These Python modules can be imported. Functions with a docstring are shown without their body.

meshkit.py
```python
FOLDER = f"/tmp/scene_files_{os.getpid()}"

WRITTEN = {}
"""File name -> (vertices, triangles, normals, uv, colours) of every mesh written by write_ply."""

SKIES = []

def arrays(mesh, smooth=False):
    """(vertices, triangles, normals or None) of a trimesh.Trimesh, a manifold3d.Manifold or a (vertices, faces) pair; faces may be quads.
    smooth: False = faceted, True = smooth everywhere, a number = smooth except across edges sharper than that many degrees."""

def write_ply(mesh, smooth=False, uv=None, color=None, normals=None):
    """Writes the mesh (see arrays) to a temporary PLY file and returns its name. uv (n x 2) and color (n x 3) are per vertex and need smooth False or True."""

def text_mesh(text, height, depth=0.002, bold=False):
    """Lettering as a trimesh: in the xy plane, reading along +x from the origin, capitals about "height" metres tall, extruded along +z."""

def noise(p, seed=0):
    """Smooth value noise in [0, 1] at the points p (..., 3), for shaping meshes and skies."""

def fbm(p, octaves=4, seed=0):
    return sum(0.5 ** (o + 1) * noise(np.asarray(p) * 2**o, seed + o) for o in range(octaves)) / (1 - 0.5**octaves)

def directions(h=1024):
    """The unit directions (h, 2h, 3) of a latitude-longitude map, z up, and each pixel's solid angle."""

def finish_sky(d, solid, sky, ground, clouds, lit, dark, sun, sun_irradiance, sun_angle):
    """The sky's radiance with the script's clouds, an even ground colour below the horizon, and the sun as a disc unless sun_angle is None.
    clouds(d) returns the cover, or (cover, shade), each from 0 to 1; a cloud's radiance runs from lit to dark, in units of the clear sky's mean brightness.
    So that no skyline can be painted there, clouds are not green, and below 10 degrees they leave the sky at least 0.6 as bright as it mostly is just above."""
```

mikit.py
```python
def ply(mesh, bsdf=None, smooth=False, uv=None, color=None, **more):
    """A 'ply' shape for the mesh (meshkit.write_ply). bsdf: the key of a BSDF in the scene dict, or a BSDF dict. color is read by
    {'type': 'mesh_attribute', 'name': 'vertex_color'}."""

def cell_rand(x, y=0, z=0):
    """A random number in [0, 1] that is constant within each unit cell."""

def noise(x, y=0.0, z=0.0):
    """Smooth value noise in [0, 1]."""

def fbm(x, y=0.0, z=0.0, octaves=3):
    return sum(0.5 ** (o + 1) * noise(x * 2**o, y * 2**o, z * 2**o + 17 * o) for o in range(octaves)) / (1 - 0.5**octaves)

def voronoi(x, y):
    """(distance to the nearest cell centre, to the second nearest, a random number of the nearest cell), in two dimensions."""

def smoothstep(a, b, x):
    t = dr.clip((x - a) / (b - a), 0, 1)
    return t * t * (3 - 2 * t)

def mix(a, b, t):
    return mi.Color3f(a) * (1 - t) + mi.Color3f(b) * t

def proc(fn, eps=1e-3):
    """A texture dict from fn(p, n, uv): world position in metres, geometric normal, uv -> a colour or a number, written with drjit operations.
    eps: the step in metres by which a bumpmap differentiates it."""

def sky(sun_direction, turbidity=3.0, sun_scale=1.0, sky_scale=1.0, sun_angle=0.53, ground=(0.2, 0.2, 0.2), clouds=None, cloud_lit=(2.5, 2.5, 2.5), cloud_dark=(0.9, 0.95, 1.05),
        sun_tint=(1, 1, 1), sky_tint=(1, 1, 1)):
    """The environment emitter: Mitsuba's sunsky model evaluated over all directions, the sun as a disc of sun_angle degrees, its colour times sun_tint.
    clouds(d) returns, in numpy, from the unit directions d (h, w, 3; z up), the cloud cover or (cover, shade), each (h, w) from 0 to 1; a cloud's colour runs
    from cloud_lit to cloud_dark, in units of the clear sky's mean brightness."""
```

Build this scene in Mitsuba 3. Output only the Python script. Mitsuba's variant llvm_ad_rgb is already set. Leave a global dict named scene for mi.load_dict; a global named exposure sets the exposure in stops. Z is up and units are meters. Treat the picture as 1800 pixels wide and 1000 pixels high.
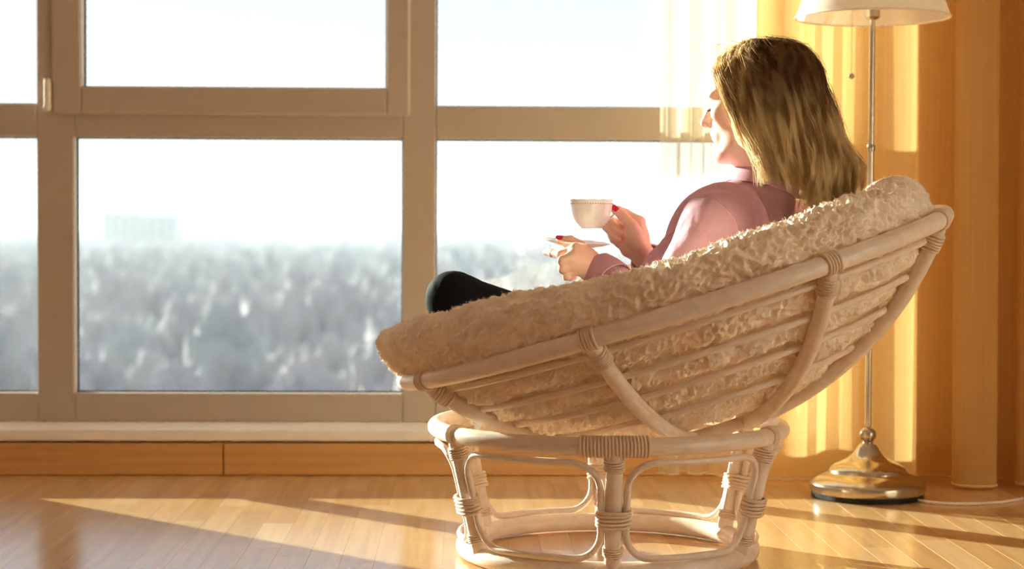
import math, os, random
import numpy as np
import trimesh, manifold3d
import drjit as dr
import mitsuba as mi
import mikit, meshkit
from mikit import proc, fbm, noise, smoothstep, mix

T = mi.ScalarTransform4f
scene, labels = {}, {}

# ------------------------------------------------------------------ camera, sky, exposure
CAM = np.array([0.0, 0.0, 0.65])                      # low seat height, 3.5 m from the chair
_yaw, _pitch, _roll = math.radians(1.5), math.radians(1.826), math.radians(0.26)
FWD = np.array([math.sin(_yaw) * math.cos(_pitch), math.cos(_yaw) * math.cos(_pitch), -math.sin(_pitch)])
_r = np.cross(FWD, [0, 0, 1]); _r /= np.linalg.norm(_r)
UPV = np.cross(_r, FWD) * math.cos(_roll) - _r * math.sin(_roll)
scene['camera'] = {
    'type': 'thinlens', 'fov': 2 * math.degrees(math.atan(900 / 3200.0)), 'fov_axis': 'x',
    'aperture_radius': 0.0075, 'focus_distance': 3.35, 'near_clip': 0.05, 'far_clip': 20000.0,
    'to_world': T().look_at(origin=CAM.tolist(), target=(CAM + FWD).tolist(), up=UPV.tolist())}
SUN = np.array([-1.045, 1.0, 0.340])                    # low winter sun, beyond the window to the left
def veil(d):
    c = 0.78 + 0.10 * meshkit.fbm(d * np.array([3.0, 3.0, 9.0]), 3, 5)
    return c, 0.25 + 0.3 * np.clip(d[..., 2] * 1.6, 0, 1)
scene['sky'] = mikit.sky(SUN, turbidity=3.0, sun_scale=3.5, sky_scale=1.0, ground=(0.25, 0.25, 0.27), clouds=veil,
                         cloud_lit=(1.30, 1.39, 1.50), cloud_dark=(1.12, 1.22, 1.36), sun_tint=(0.57, 0.95, 1.78), sky_tint=(0.90, 1.0, 1.20))
exposure = 3.28

# ------------------------------------------------------------------ helpers
def ref(k):
    return {'type': 'ref', 'id': k}

def rgb(r, g, b):
    return {'type': 'rgb', 'value': [r, g, b]}

def srgb(r, g, b):
    return rgb(*[((c / 255 + 0.055) / 1.055) ** 2.4 if c > 10 else c / 255 / 12.92 for c in (r, g, b)])

def mat(key, color, rough=0.5, spec=0.5, metal=0.0, bump=None, bscale=1.0, two=True, **k):
    b = {'type': 'principled', 'base_color': color, 'roughness': rough, 'specular': spec, 'metallic': metal, **k}
    if bump is not None:
        b = {'type': 'bumpmap', 'arbitrary': bump, 'scale': bscale, 'bsdf': b}
    scene[key] = {'type': 'twosided', 'bsdf': b} if two else b

def add(key, mesh, m, smooth=False, label=None, cat=None, group=None, kind=None, **k):
    scene[key] = mikit.ply(mesh, m, smooth, **k)
    tag(key, label, cat, group, kind)

def tag(key, label=None, cat=None, group=None, kind=None):
    d = {n: v for n, v in (('label', label), ('category', cat), ('group', group), ('kind', kind)) if v}
    if d:
        labels[key] = d

_count = {}
def num(key):
    n = _count.get(key, 0); _count[key] = n + 1
    return key if n == 0 else f'{key}_{n:03d}'

def cat(ms):
    return trimesh.util.concatenate(ms)

def cbox(x0, x1, y0, y1, z0, z1, c=0.003):
    """a box with chamfered edges"""
    c = min(c, 0.45 * min(x1 - x0, y1 - y0, z1 - z0))
    pts = []
    for sx in (0, 1):
        for sy in (0, 1):
            for sz in (0, 1):
                p = np.array([(x0, x1)[sx], (y0, y1)[sy], (z0, z1)[sz]], float)
                s = np.array([c * (1 - 2 * sx), c * (1 - 2 * sy), c * (1 - 2 * sz)])
                for k in range(3):
                    q = p.copy()
                    for j in range(3):
                        if j != k:
                            q[j] += s[j]
                    pts.append(q)
    m = manifold3d.Manifold.hull_points(np.array(pts)).to_mesh()
    return trimesh.Trimesh(np.array(m.vert_properties[:, :3]), np.array(m.tri_verts), process=False)

def frames(p, closed):
    """rotation-minimising frames along a polyline"""
    n = len(p)
    t = (np.roll(p, -1, 0) - np.roll(p, 1, 0)) if closed else np.gradient(p, axis=0)
    t /= np.linalg.norm(t, axis=1, keepdims=True) + 1e-12
    a = np.zeros_like(p)
    u = np.cross(t[0], [0, 0, 1.0] if abs(t[0][2]) < 0.9 else [1.0, 0, 0]); u /= np.linalg.norm(u)
    for i in range(n):
        u = u - t[i] * (u @ t[i]); u /= np.linalg.norm(u) + 1e-12
        a[i] = u
    b = np.cross(t, a)
    if closed:                                         # untwist
        u = a[-1] - t[0] * (a[-1] @ t[0]); u /= np.linalg.norm(u)
        ang = math.atan2(u @ b[0], u @ a[0])
        w = -ang * np.arange(n) / n
        a, b = a * np.cos(w)[:, None] + b * np.sin(w)[:, None], b * np.cos(w)[:, None] - a * np.sin(w)[:, None]
    return t, a, b

def tube(path, r, sides=12, closed=False, round_end=True):
    p = np.asarray(path, float); n = len(p)
    r = np.broadcast_to(np.asarray(r, float), (n,)).copy()
    t, a, b = frames(p, closed)
    if not closed:
        if round_end:
            e0 = [(p[0] - t[0] * r[0] * s, r[0] * math.sqrt(max(0, 1 - s * s))) for s in (0.95, 0.7, 0.35)]
            e1 = [(p[-1] + t[-1] * r[-1] * s, r[-1] * math.sqrt(max(0, 1 - s * s))) for s in (0.35, 0.7, 0.95)]
            p = np.vstack([[x[0] for x in e0], p, [x[0] for x in e1]])
            r = np.concatenate([[x[1] for x in e0], r, [x[1] for x in e1]])
            a = np.vstack([[a[0]] * 3, a, [a[-1]] * 3]); b = np.vstack([[b[0]] * 3, b, [b[-1]] * 3]); n += 6
    g = np.arange(sides) * 2 * math.pi / sides
    v = p[:, None] + r[:, None, None] * (np.cos(g)[None, :, None] * a[:, None] + np.sin(g)[None, :, None] * b[:, None])
    v = v.reshape(-1, 3)
    i = np.arange(n if closed else n - 1); j = np.arange(sides)
    I, J = np.meshgrid(i, j, indexing='ij')
    A, B, C, D = I * sides + J, I * sides + (J + 1) % sides, ((I + 1) % n) * sides + (J + 1) % sides, ((I + 1) % n) * sides + J
    f = np.vstack([np.stack([A, B, C], -1).reshape(-1, 3), np.stack([A, C, D], -1).reshape(-1, 3)])
    if not closed:
        k = len(v); v = np.vstack([v, p[0], p[-1]])
        f = np.vstack([f, np.stack([j * 0 + k, (j + 1) % sides, j], -1), np.stack([j * 0 + k + 1, (n - 1) * sides + j, (n - 1) * sides + (j + 1) % sides], -1)])
    m = trimesh.Trimesh(v, f, process=False)
    if m.volume < 0:
        m.invert()
    return m

def spline(pts, n):
    from scipy.interpolate import CubicSpline
    p = np.asarray(pts, float)
    s = np.concatenate([[0], np.cumsum(np.linalg.norm(np.diff(p, axis=0), axis=1))])
    return CubicSpline(s, p)(np.linspace(0, s[-1], n))

def lathe(prof, sides=64, center=(0, 0, 0)):
    """a closed turned solid; profile of (radius, z), from the axis to the axis"""
    m = trimesh.creation.revolve(np.asarray(prof, float), sections=sides)
    m.apply_translation(center)
    if m.volume < 0:
        m.invert()
    return m

def ring_wrap(center, axis, radius, width, n, cord=None, squash=None):
    """n windings of thin cane side by side around a pole"""
    axis = np.asarray(axis, float) / np.linalg.norm(axis)
    cord = cord or width / n * 0.52
    u = np.cross(axis, [0, 0, 1.0] if abs(axis[2]) < 0.9 else [1.0, 0, 0]); u /= np.linalg.norm(u)
    w = np.cross(axis, u)
    if squash is not None:                             # oval: long direction given, with its extra half length
        d, ext = squash
        u = np.asarray(d, float) - axis * (np.asarray(d) @ axis); u /= np.linalg.norm(u); w = np.cross(axis, u)
    else:
        ext = 0.0
    g = np.linspace(0, 2 * math.pi, 25)[:-1]
    out = []
    for k in range(n):
        o = np.asarray(center) + axis * ((k + 0.5) / n - 0.5) * width
        rr = radius + cord * 0.35 * (1 + 0.12 * math.sin(k * 2.3))
        p = o + (np.cos(g) * rr + ext * np.sign(np.cos(g)) * np.abs(np.cos(g)) ** 0.5)[:, None] * u + (np.sin(g) * rr)[:, None] * w
        out.append(tube(p + axis * (0.25 * cord * np.sin(g + k))[:, None], cord, 6, True))
    return cat(out)

def nets(f, lo, hi, h):
    """surface nets: the zero level of the grid function f(X, Y, Z) as a mesh"""
    n = np.ceil((np.asarray(hi) - lo) / h).astype(int) + 1
    ax = [lo[k] + h * np.arange(n[k]) for k in range(3)]
    d = f(ax)
    ins = d < 0
    c = np.zeros(tuple(n - 1), np.uint8)
    for a in (0, 1):
        for b in (0, 1):
            for e in (0, 1):
                c += ins[a:n[0] - 1 + a, b:n[1] - 1 + b, e:n[2] - 1 + e]
    cell = np.argwhere((c > 0) & (c < 8))
    idx = -np.ones(tuple(n - 1), np.int64); idx[tuple(cell.T)] = np.arange(len(cell))
    acc, cnt = np.zeros((len(cell), 3)), np.zeros(len(cell))
    corner = [np.array(x) for x in np.ndindex(2, 2, 2)]
    for i, p in enumerate(corner):
        for q in corner[i + 1:]:
            if np.abs(p - q).sum() == 1:
                dp, dq = d[tuple((cell + p).T)], d[tuple((cell + q).T)]
                m = (dp < 0) != (dq < 0)
                t = np.where(m, dp / np.where(m, dp - dq, 1), 0)
                acc += np.where(m[:, None], p + t[:, None] * (q - p), 0); cnt += m
    v = np.asarray(lo) + h * (cell + acc / cnt[:, None])
    quads = []
    for k in range(3):
        a, b = [x for x in range(3) if x != k]
        sl0 = [slice(None)] * 3; sl1 = [slice(None)] * 3
        sl0[k], sl1[k] = slice(0, -1), slice(1, None)
        e = np.argwhere(ins[tuple(sl0)] != ins[tuple(sl1)])
        e = e[(e[:, a] > 0) & (e[:, b] > 0) & (e[:, a] < n[a] - 1) & (e[:, b] < n[b] - 1)]
        up = ins[tuple(e.T)]
        da, db = np.eye(3, dtype=int)[a], np.eye(3, dtype=int)[b]
        q = np.stack([idx[tuple((e - da - db).T)], idx[tuple((e - db).T)], idx[tuple(e.T)], idx[tuple((e - da).T)]], 1)
        flip = up if k != 1 else ~up
        q = np.where(flip[:, None], q, q[:, ::-1])
        quads.append(q)
    q = np.vstack(quads); q = q[(q >= 0).all(1)]
    return trimesh.Trimesh(v, np.vstack([q[:, [0, 1, 2]], q[:, [0, 2, 3]]]), process=False)

def unit(v):
    v = np.asarray(v, float)
    return v / np.linalg.norm(v, axis=-1, keepdims=True)

def bundle(p, r, sides=3):
    """many thin hairs as one mesh: p (hairs, points, 3), r (points,)"""
    p = np.asarray(p, float); n, k = p.shape[:2]
    t = unit(np.gradient(p, axis=1) + 1e-9)
    a = unit(np.cross(t, unit(np.random.default_rng(n).normal(size=(n, 1, 3)))) + 1e-9); b = np.cross(t, a)
    g = np.arange(sides) * 2 * math.pi / sides if sides > 2 else np.array([0, math.pi])
    r = np.broadcast_to(r, (k,))
    v = p[:, :, None] + r[None, :, None, None] * (np.cos(g)[None, None, :, None] * a[:, :, None] + np.sin(g)[None, None, :, None] * b[:, :, None])
    N, K, S = np.meshgrid(np.arange(n), np.arange(k - 1), np.arange(sides if sides > 2 else 1), indexing='ij')
    A, B = (N * k + K) * sides + S, (N * k + K) * sides + (S + 1) % sides
    C, D = B + sides, A + sides
    f = np.stack([np.stack([A, B, C], -1), np.stack([A, C, D], -1)], -2).reshape(-1, 3)
    return trimesh.Trimesh(v.reshape(-1, 3), f, process=False)

def taubin(m, iterations=4, lamb=0.5, nu=0.52):
    from scipy.sparse import coo_matrix
    e = m.edges_unique; n = len(m.vertices)
    w = coo_matrix((np.ones(2 * len(e)), (np.r_[e[:, 0], e[:, 1]], np.r_[e[:, 1], e[:, 0]])), (n, n)).tocsr()
    d = np.asarray(w.sum(1)).ravel(); ok = d > 0
    v = np.array(m.vertices)
    for _ in range(iterations):
        for q in (lamb, -nu):
            v[ok] += q * ((w @ v)[ok] / d[ok, None] - v[ok])
    m.vertices = v

rng = np.random.default_rng(7)
# ------------------------------------------------------------------ materials of the setting
mat('wall_paint', srgb(238, 230, 225), 0.8, 0.3)
mat('frame_paint', srgb(182, 166, 149), 0.45, 0.4)
mat('sill_paint', srgb(238, 230, 218), 0.22, 0.6)
mat('gasket_rubber', srgb(38, 44, 52), 0.6, 0.3)
mat('hinge_metal', srgb(225, 215, 195), 0.35, 0.6)
scene['pane_glass'] = {'type': 'thindielectric', 'int_ior': 1.5, 'ext_ior': 1.0}

def grain(base, alt, along, scale):
    def fn(p, n, uv):
        q = [p.x, p.y, p.z]
        s = [q[k] * (2.5 if k == along else scale) for k in range(3)]
        g = fbm(s[0], s[1], s[2], 3)
        fine = noise(s[0] * 5, s[1] * 5, s[2] * 5)
        return mix(base, alt, smoothstep(0.25, 0.8, g) * 0.8 + fine * 0.2)
    return proc(fn)

mat('skirting_wood', grain((0.64, 0.34, 0.12), (0.54, 0.27, 0.085), 0, 70.0), 0.4, 0.4)
PLANKS = [((0.74, 0.46, 0.22), (0.66, 0.39, 0.17)), ((0.69, 0.41, 0.18), (0.62, 0.35, 0.14)), ((0.79, 0.52, 0.27), (0.71, 0.44, 0.21)),
          ((0.72, 0.44, 0.20), (0.63, 0.36, 0.15)), ((0.66, 0.38, 0.16), (0.59, 0.33, 0.13))]
def varnished(key, color):
    scene[key] = {'type': 'roughplastic', 'distribution': 'ggx', 'alpha': 0.035, 'int_ior': 1.9, 'nonlinear': False, 'diffuse_reflectance': color}
for i, (a, b) in enumerate(PLANKS):
    varnished(f'floor_wood_{i}', grain(a, b, 1, 60.0))

# ------------------------------------------------------------------ room shell
YB = 4.77                                               # face of the window wall; the window stands 0.13 m deeper
XL, XR, YR, ZC = -2.6, 2.7, -2.2, 2.70                  # side walls, rear wall, ceiling
WX0, WX1, WZ0, WZ1 = -1.745, 0.885, 0.085, 2.53          # window opening
PX0, PX1, PY0 = -1.62, 1.80, 3.10                       # field of separately laid floor strips
def far_planks(p, n, uv):
    i = dr.floor(p.x / 0.066); j = dr.floor(p.y / 0.42 + mikit.cell_rand(i, 3.0))
    return mix((0.78, 0.48, 0.22), (0.62, 0.34, 0.13), mikit.cell_rand(i, j, 1.0))
varnished('floor_wood_far', proc(far_planks))
add('floor', cat([trimesh.creation.box(bounds=[[XL - .1, YR - .1, -0.06], [XR + .1, YB + .1, -0.012]]),
                  trimesh.creation.box(bounds=[[XL, YR, -0.012], [XR, PY0 - 0.001, 0]]),
                  trimesh.creation.box(bounds=[[XL, PY0 - 0.001, -0.012], [PX0 - 0.001, YB, 0]]),
                  trimesh.creation.box(bounds=[[PX1 + 0.001, PY0 - 0.001, -0.012], [XR, YB, 0]])]), 'floor_wood_far',
    label='honey coloured parquet floor of narrow strips running towards the window', kind='structure')
prng = random.Random(11)
w = 0.0658
x = PX0
while x < PX1 - 1e-6:
    y = PY0 - prng.uniform(0, 0.3)
    x1 = min(x + w, PX1)
    while y < YB:
        L = prng.choice((0.30, 0.42, 0.42, 0.52))
        y0, y1 = max(y, PY0), min(y + L, YB)
        if y1 - y0 > 0.01:
            add(num('floor__parquet_strip'), cbox(x + 0.0001, x1 - 0.0001, y0 + 0.0001, y1 - 0.0001, -0.012, -prng.uniform(0, 0.0001), 0.0003),
                f'floor_wood_{prng.choice((0, 1, 2, 3, 3, 0, 4))}')
        y += L
    x = x1
wall = lambda x0, x1, y0, y1, z0, z1: trimesh.creation.box(bounds=[[x0, y0, z0], [x1, y1, z1]])
add('ceiling', wall(XL - .1, XR + .1, YR - .1, 5.05, ZC, ZC + .1), 'wall_paint', label='plain pale ceiling above the frame', kind='structure')
add('wall_back', cat([wall(XL - .1, WX0, YB, 5.03, 0, ZC), wall(WX1, XR + .1, YB, 5.03, 0, ZC), wall(WX0, WX1, YB, 5.03, WZ1, ZC), wall(WX0, WX1, YB, 5.03, 0, WZ0)]),
    'wall_paint', label='pale wall around the large window', kind='structure')
add('wall_left', wall(XL - .1, XL, YR - .1, YB, 0, ZC), 'wall_paint', label='pale side wall left of the window', kind='structure')
add('wall_right', wall(XR, XR + .1, YR - .1, YB, 0, ZC), 'wall_paint', label='pale side wall right of the curtains', kind='structure')
add('wall_front', wall(XL - .1, XR + .1, YR - .1, YR, 0, ZC), 'wall_paint', label='pale wall behind the viewer', kind='structure')

# ------------------------------------------------------------------ window: bays, mullions, sash, panes
FI, FO, GL = 4.90, 4.97, 4.945                          # inner face, outer face, glass
tag('window_1', 'large cream framed window of three bays with an opening sash in the middle', kind='structure')
def wbar(name, x0, x1, z0, z1, y0=FI, y1=FO, m='frame_paint', c=0.004):
    add(num('window_1__' + name), cbox(x0, x1, y0, y1, z0, z1, c), m)
bottom, tz0, tz1 = 0.198, 0.884, 0.972
wbar('mullion', -1.143, -1.044, 0.12, WZ1); wbar('mullion', -0.167, -0.078, 0.12, WZ1)
wbar('jamb', WX0, WX0 + 0.05, 0.12, WZ1); wbar('jamb', 0.80, WX1, 0.12, WZ1)
bays = [(WX0 + 0.05, -1.143), (-1.044, -0.167), (-0.078, 0.80)]
for b0, b1 in bays:
    wbar('bottom_rail', b0, b1, 0.12, bottom); wbar('transom', b0, b1, tz0, tz1); wbar('head', b0, b1, 2.45, WZ1)
def bead_frame(x0, x1, z0, z1, y0, y1, t):
    return cat([cbox(x0, x1, y0, y1, z0, z0 + t, .002), cbox(x0, x1, y0, y1, z1 - t, z1, .002), cbox(x0, x0 + t, y0, y1, z0 + t, z1 - t, .002), cbox(x1 - t, x1, y0, y1, z0 + t, z1 - t, .002)])
def pane(x0, x1, z0, z1, y=GL):
    k = num('window_1__pane')
    add(k, trimesh.Trimesh([[x0, y, z0], [x1, y, z0], [x1, y, z1], [x0, y, z1]], [[0, 1, 2], [0, 2, 3]], process=False), 'pane_glass')
    add(k + '__gasket', bead_frame(x0 - .004, x1 + .004, z0 - .004, z1 + .004, y - 0.006, y + 0.006, 0.0075), 'gasket_rubber', label='dark rubber gasket around the glass')
for i, (b0, b1) in enumerate(bays):
    pane(b0, b1, bottom, tz0)
    if i != 1:
        pane(b0, b1, tz1, 2.45)
sx0, sx1, sz0 = -1.097, -0.147, 0.944                   # the opening sash overlaps its frame, a little nearer to the room
gx0, gx1, gz0 = -1.020, -0.211, 1.018
sash = cat([cbox(sx0, gx0, 4.878, 4.955, sz0, 2.50, .006), cbox(gx1, sx1, 4.878, 4.955, sz0, 2.50, .006), cbox(gx0 - .002, gx1 + .002, 4.878, 4.955, sz0, gz0, .006), cbox(gx0 - .002, gx1 + .002, 4.878, 4.955, 2.42, 2.50, .006)])
add('window_1__sash', sash, 'frame_paint', label='opening sash in the upper middle bay')
pane(gx0, gx1, gz0, 2.42, 4.93)
hz = 0.950
hinge = cat([tube([[-1.107, 4.868, hz], [-1.107, 4.868, hz + 0.085]], 0.0085, 14, round_end=False), tube([[-1.107, 4.868, hz + .006], [-1.107, 4.868, hz + 0.014]], 0.0100, 14, round_end=False),
             cbox(-1.115, -1.099, 4.868, 4.905, hz + .01, hz + .08, .002)])
add('window_1__sash__hinge', hinge, 'hinge_metal', 40, label='light metal hinge barrel at the lower corner of the sash')
sp = [(4.93, .121), (4.745, .121), (4.739, .1195), (4.735, .116), (4.735, .094), (4.737, .090), (4.741, .088), (4.93, .088)]
from shapely.geometry import Polygon
sm = trimesh.creation.extrude_polygon(Polygon(sp), WX1 - WX0 + .12, engine='earcut')
sm.apply_transform(np.array([[0, 0, 1, WX0 - .06], [1, 0, 0, 0], [0, 1, 0, 0], [0, 0, 0, 1.0]]))
if sm.volume < 0: sm.invert()
add('trim_1', sm, 'sill_paint', 30, label='white window sill above the wooden skirting', kind='structure')
tag('baseboard_back', 'orange brown wooden skirting boards under the window sill', kind='structure')
for x0, x1 in ((XL, -0.626), (-0.623, XR)):
    add(num('baseboard_back__board'), cbox(x0, x1, 4.728, YB, 0.001, 0.083, .002), 'skirting_wood')
# ------------------------------------------------------------------ outside: winter woodland, seen from a high floor through haze
GZ = -25.0
def earth(p, n, uv):
    g = fbm(p.x * 0.02, p.y * 0.02, 0.0, 4)
    return mix((0.34, 0.30, 0.27), (0.50, 0.47, 0.45), smoothstep(0.3, 0.7, g))
mat('winter_earth', proc(earth), 0.95, 0.1)
mat('snow', rgb(0.86, 0.87, 0.88), 0.9, 0.2)
TONES = [(0.40, 0.375, 0.385), (0.42, 0.39, 0.395), (0.38, 0.385, 0.39), (0.43, 0.40, 0.405)]
for i, t in enumerate(TONES):
    mat(f'twigs_{i}', rgb(*t), 0.95, 0.1)
mat('concrete', rgb(0.34, 0.33, 0.33), 0.9, 0.2)
mat('pale_render', rgb(0.80, 0.78, 0.75), 0.9, 0.2)
mat('dark_pane', rgb(0.16, 0.18, 0.21), 0.2, 0.5)
add('ground', trimesh.creation.box(bounds=[[-9000, 40, GZ - 2], [9000, 18000, GZ]]), 'winter_earth', label='bare winter ground far below the window', kind='structure')
fa = np.linspace(0, 2 * math.pi, 49)[:-1]
fp = np.stack([165 + (118 + 14 * np.sin(3 * fa + 1)) * np.cos(fa), 900 + (260 + 24 * np.sin(2 * fa)) * np.sin(fa)], 1)
FIELD = Polygon(fp)
add('snow_field', trimesh.creation.extrude_polygon(FIELD, 0.4, engine='earcut').apply_translation([0, 0, GZ]), 'snow', label='pale snow covered clearing in the woodland behind the saucer', kind='structure')
def crown(seed):
    r = np.random.default_rng(seed)
    m = trimesh.creation.icosphere(3)
    v = m.vertices.copy()
    v *= (0.40 + 1.2 * meshkit.fbm(v * 3.2 + seed * 5, 4, seed))[:, None]
    v = v * [2.6, 2.6, 5.2] + [0, 0, 8.8]
    t = trimesh.creation.cylinder(0.28, 6.0, sections=6).apply_translation([0, 0, 3.0])
    return cat([trimesh.Trimesh(v, m.faces, process=False), t])
for i in range(4):
    scene[f'bare_tree_kind_{i}'] = {'type': 'shapegroup', 'tree': mikit.ply(crown(i + 1), f'twigs_{i}', False)}
tr = np.random.default_rng(5)
from shapely import contains_xy
k = 0
for lo, hi, gap in ((130, 225, 5.0), (225, 420, 4.4), (420, 760, 7.5), (760, 1400, 15.0), (1400, 2600, 30.0), (2600, 4600, 60)):
    ys = np.arange(lo, hi, gap)
    for yy in ys:
        half = yy * 0.30 + 20
        for xx in np.arange(-half, half + yy * 0.06, gap):
            px_, py_ = xx + tr.uniform(-.4, .4) * gap, yy + tr.uniform(-.4, .4) * gap
            kind, sc_, sz_, rt = int(tr.choice(4, p=[.35, .3, .15, .2])), tr.uniform(0.75, 1.2), tr.uniform(0.8, 1.15), tr.uniform(0, 360)
            if contains_xy(FIELD, px_, py_):
                continue
            if any(a_ - 8 < px_ < b_ + 8 and c_ - 8 < py_ < d_ + 8 for a_, b_, c_, d_ in ((-190, -152, 960, 982), (14, 52, 1700, 1720), (68, 120, 1750, 1774))):
                continue
            if meshkit.noise(np.array([px_ / 60, py_ / 90, 0.0]), 3) > 0.72:
                kind = 2
            k += 1
            wide = sc_ * max(1.0, gap / 4.6) ** 0.8
            scene[f'woodland__{k:05d}'] = {'type': 'instance', 'group': ref(f'bare_tree_kind_{kind}'), 'to_world': T().translate([px_, py_, GZ]).rotate([0, 0, 1], rt).scale([wide, wide, sc_ * sz_])}
tag('woodland', 'hazy bare winter woodland stretching to the horizon below the window', kind='stuff')
def block(name, x0, x1, y0, depth, h, m, label, floors, cols, steps=()):
    tag(name, label, 'building')
    z0 = GZ
    add(name + '__wall', cbox(x0, x1, y0, y0 + depth, z0, z0 + h, .2), m)
    add(name + '__roof', cat([cbox(x0 - .4, x1 + .4, y0 - .4, y0 + depth + .4, z0 + h, z0 + h + .8, .1)] + [cbox(a, b, y0 + 2, y0 + depth - 2, z0 + h + .8, z0 + h + c, .1) for a, b, c in steps]), 'concrete')
    for i in range(floors):
        for j in range(cols):
            cx_, cz_ = x0 + (j + .5) / cols * (x1 - x0), z0 + h - (i + .55) * 3.1
            add(num(name + '__window'), cbox(cx_ - .9, cx_ + .9, y0 - .06, y0 + .05, cz_ - .75, cz_ + .75, .02), 'dark_pane')
block('apartment_block', -190.0, -152.0, 960, 22, 30.5, 'concrete', 'long grey apartment block on the horizon behind the left lower pane', 4, 8, ((-189, -174, 2.0),))
block('apartment_block_001', 14.0, 52.0, 1700, 20, 26.0, 'pale_render', 'pale low building on the horizon left of the cup', 2, 6, ((20, 30, 2.4),))
block('apartment_block_002', 68.0, 120.0, 1750, 24, 24.5, 'pale_render', 'pale wide building on the horizon beyond the saucer', 2, 8)
hx = np.linspace(-1, 1, 41); hv = []
gx_, gy_ = np.meshgrid(hx, hx, indexing='ij')
hh = np.exp(-(gx_ ** 2 + gy_ ** 2) * 3.2) * (1 + 0.3 * meshkit.fbm(np.stack([gx_ * 4, gy_ * 4, gx_ * 0], -1), 3, 9))
V = np.stack([90 + gx_ * 260, 3400 + gy_ * 500, GZ - 6 + hh * 38], -1).reshape(-1, 3)
I, J = np.meshgrid(np.arange(40), np.arange(40), indexing='ij'); A = I * 41 + J
add('hills', trimesh.Trimesh(V, np.vstack([np.stack([A, A + 41, A + 42], -1).reshape(-1, 3), np.stack([A, A + 42, A + 1], -1).reshape(-1, 3)]), process=False), 'winter_earth', True, label='low wooded rise on the far horizon', kind='structure')
scene['haze'] = {'type': 'cube', 'to_world': T().translate([0, 3040, 12]).scale([3000, 3000, 39]), 'bsdf': {'type': 'null'},
                 'interior': {'type': 'homogeneous', 'albedo': rgb(0.84, 0.89, 0.96), 'sigma_t': 0.00050, 'phase': {'type': 'isotropic'}}}
tag('haze', 'thin bluish winter haze lying over the woodland', kind='stuff')
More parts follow.
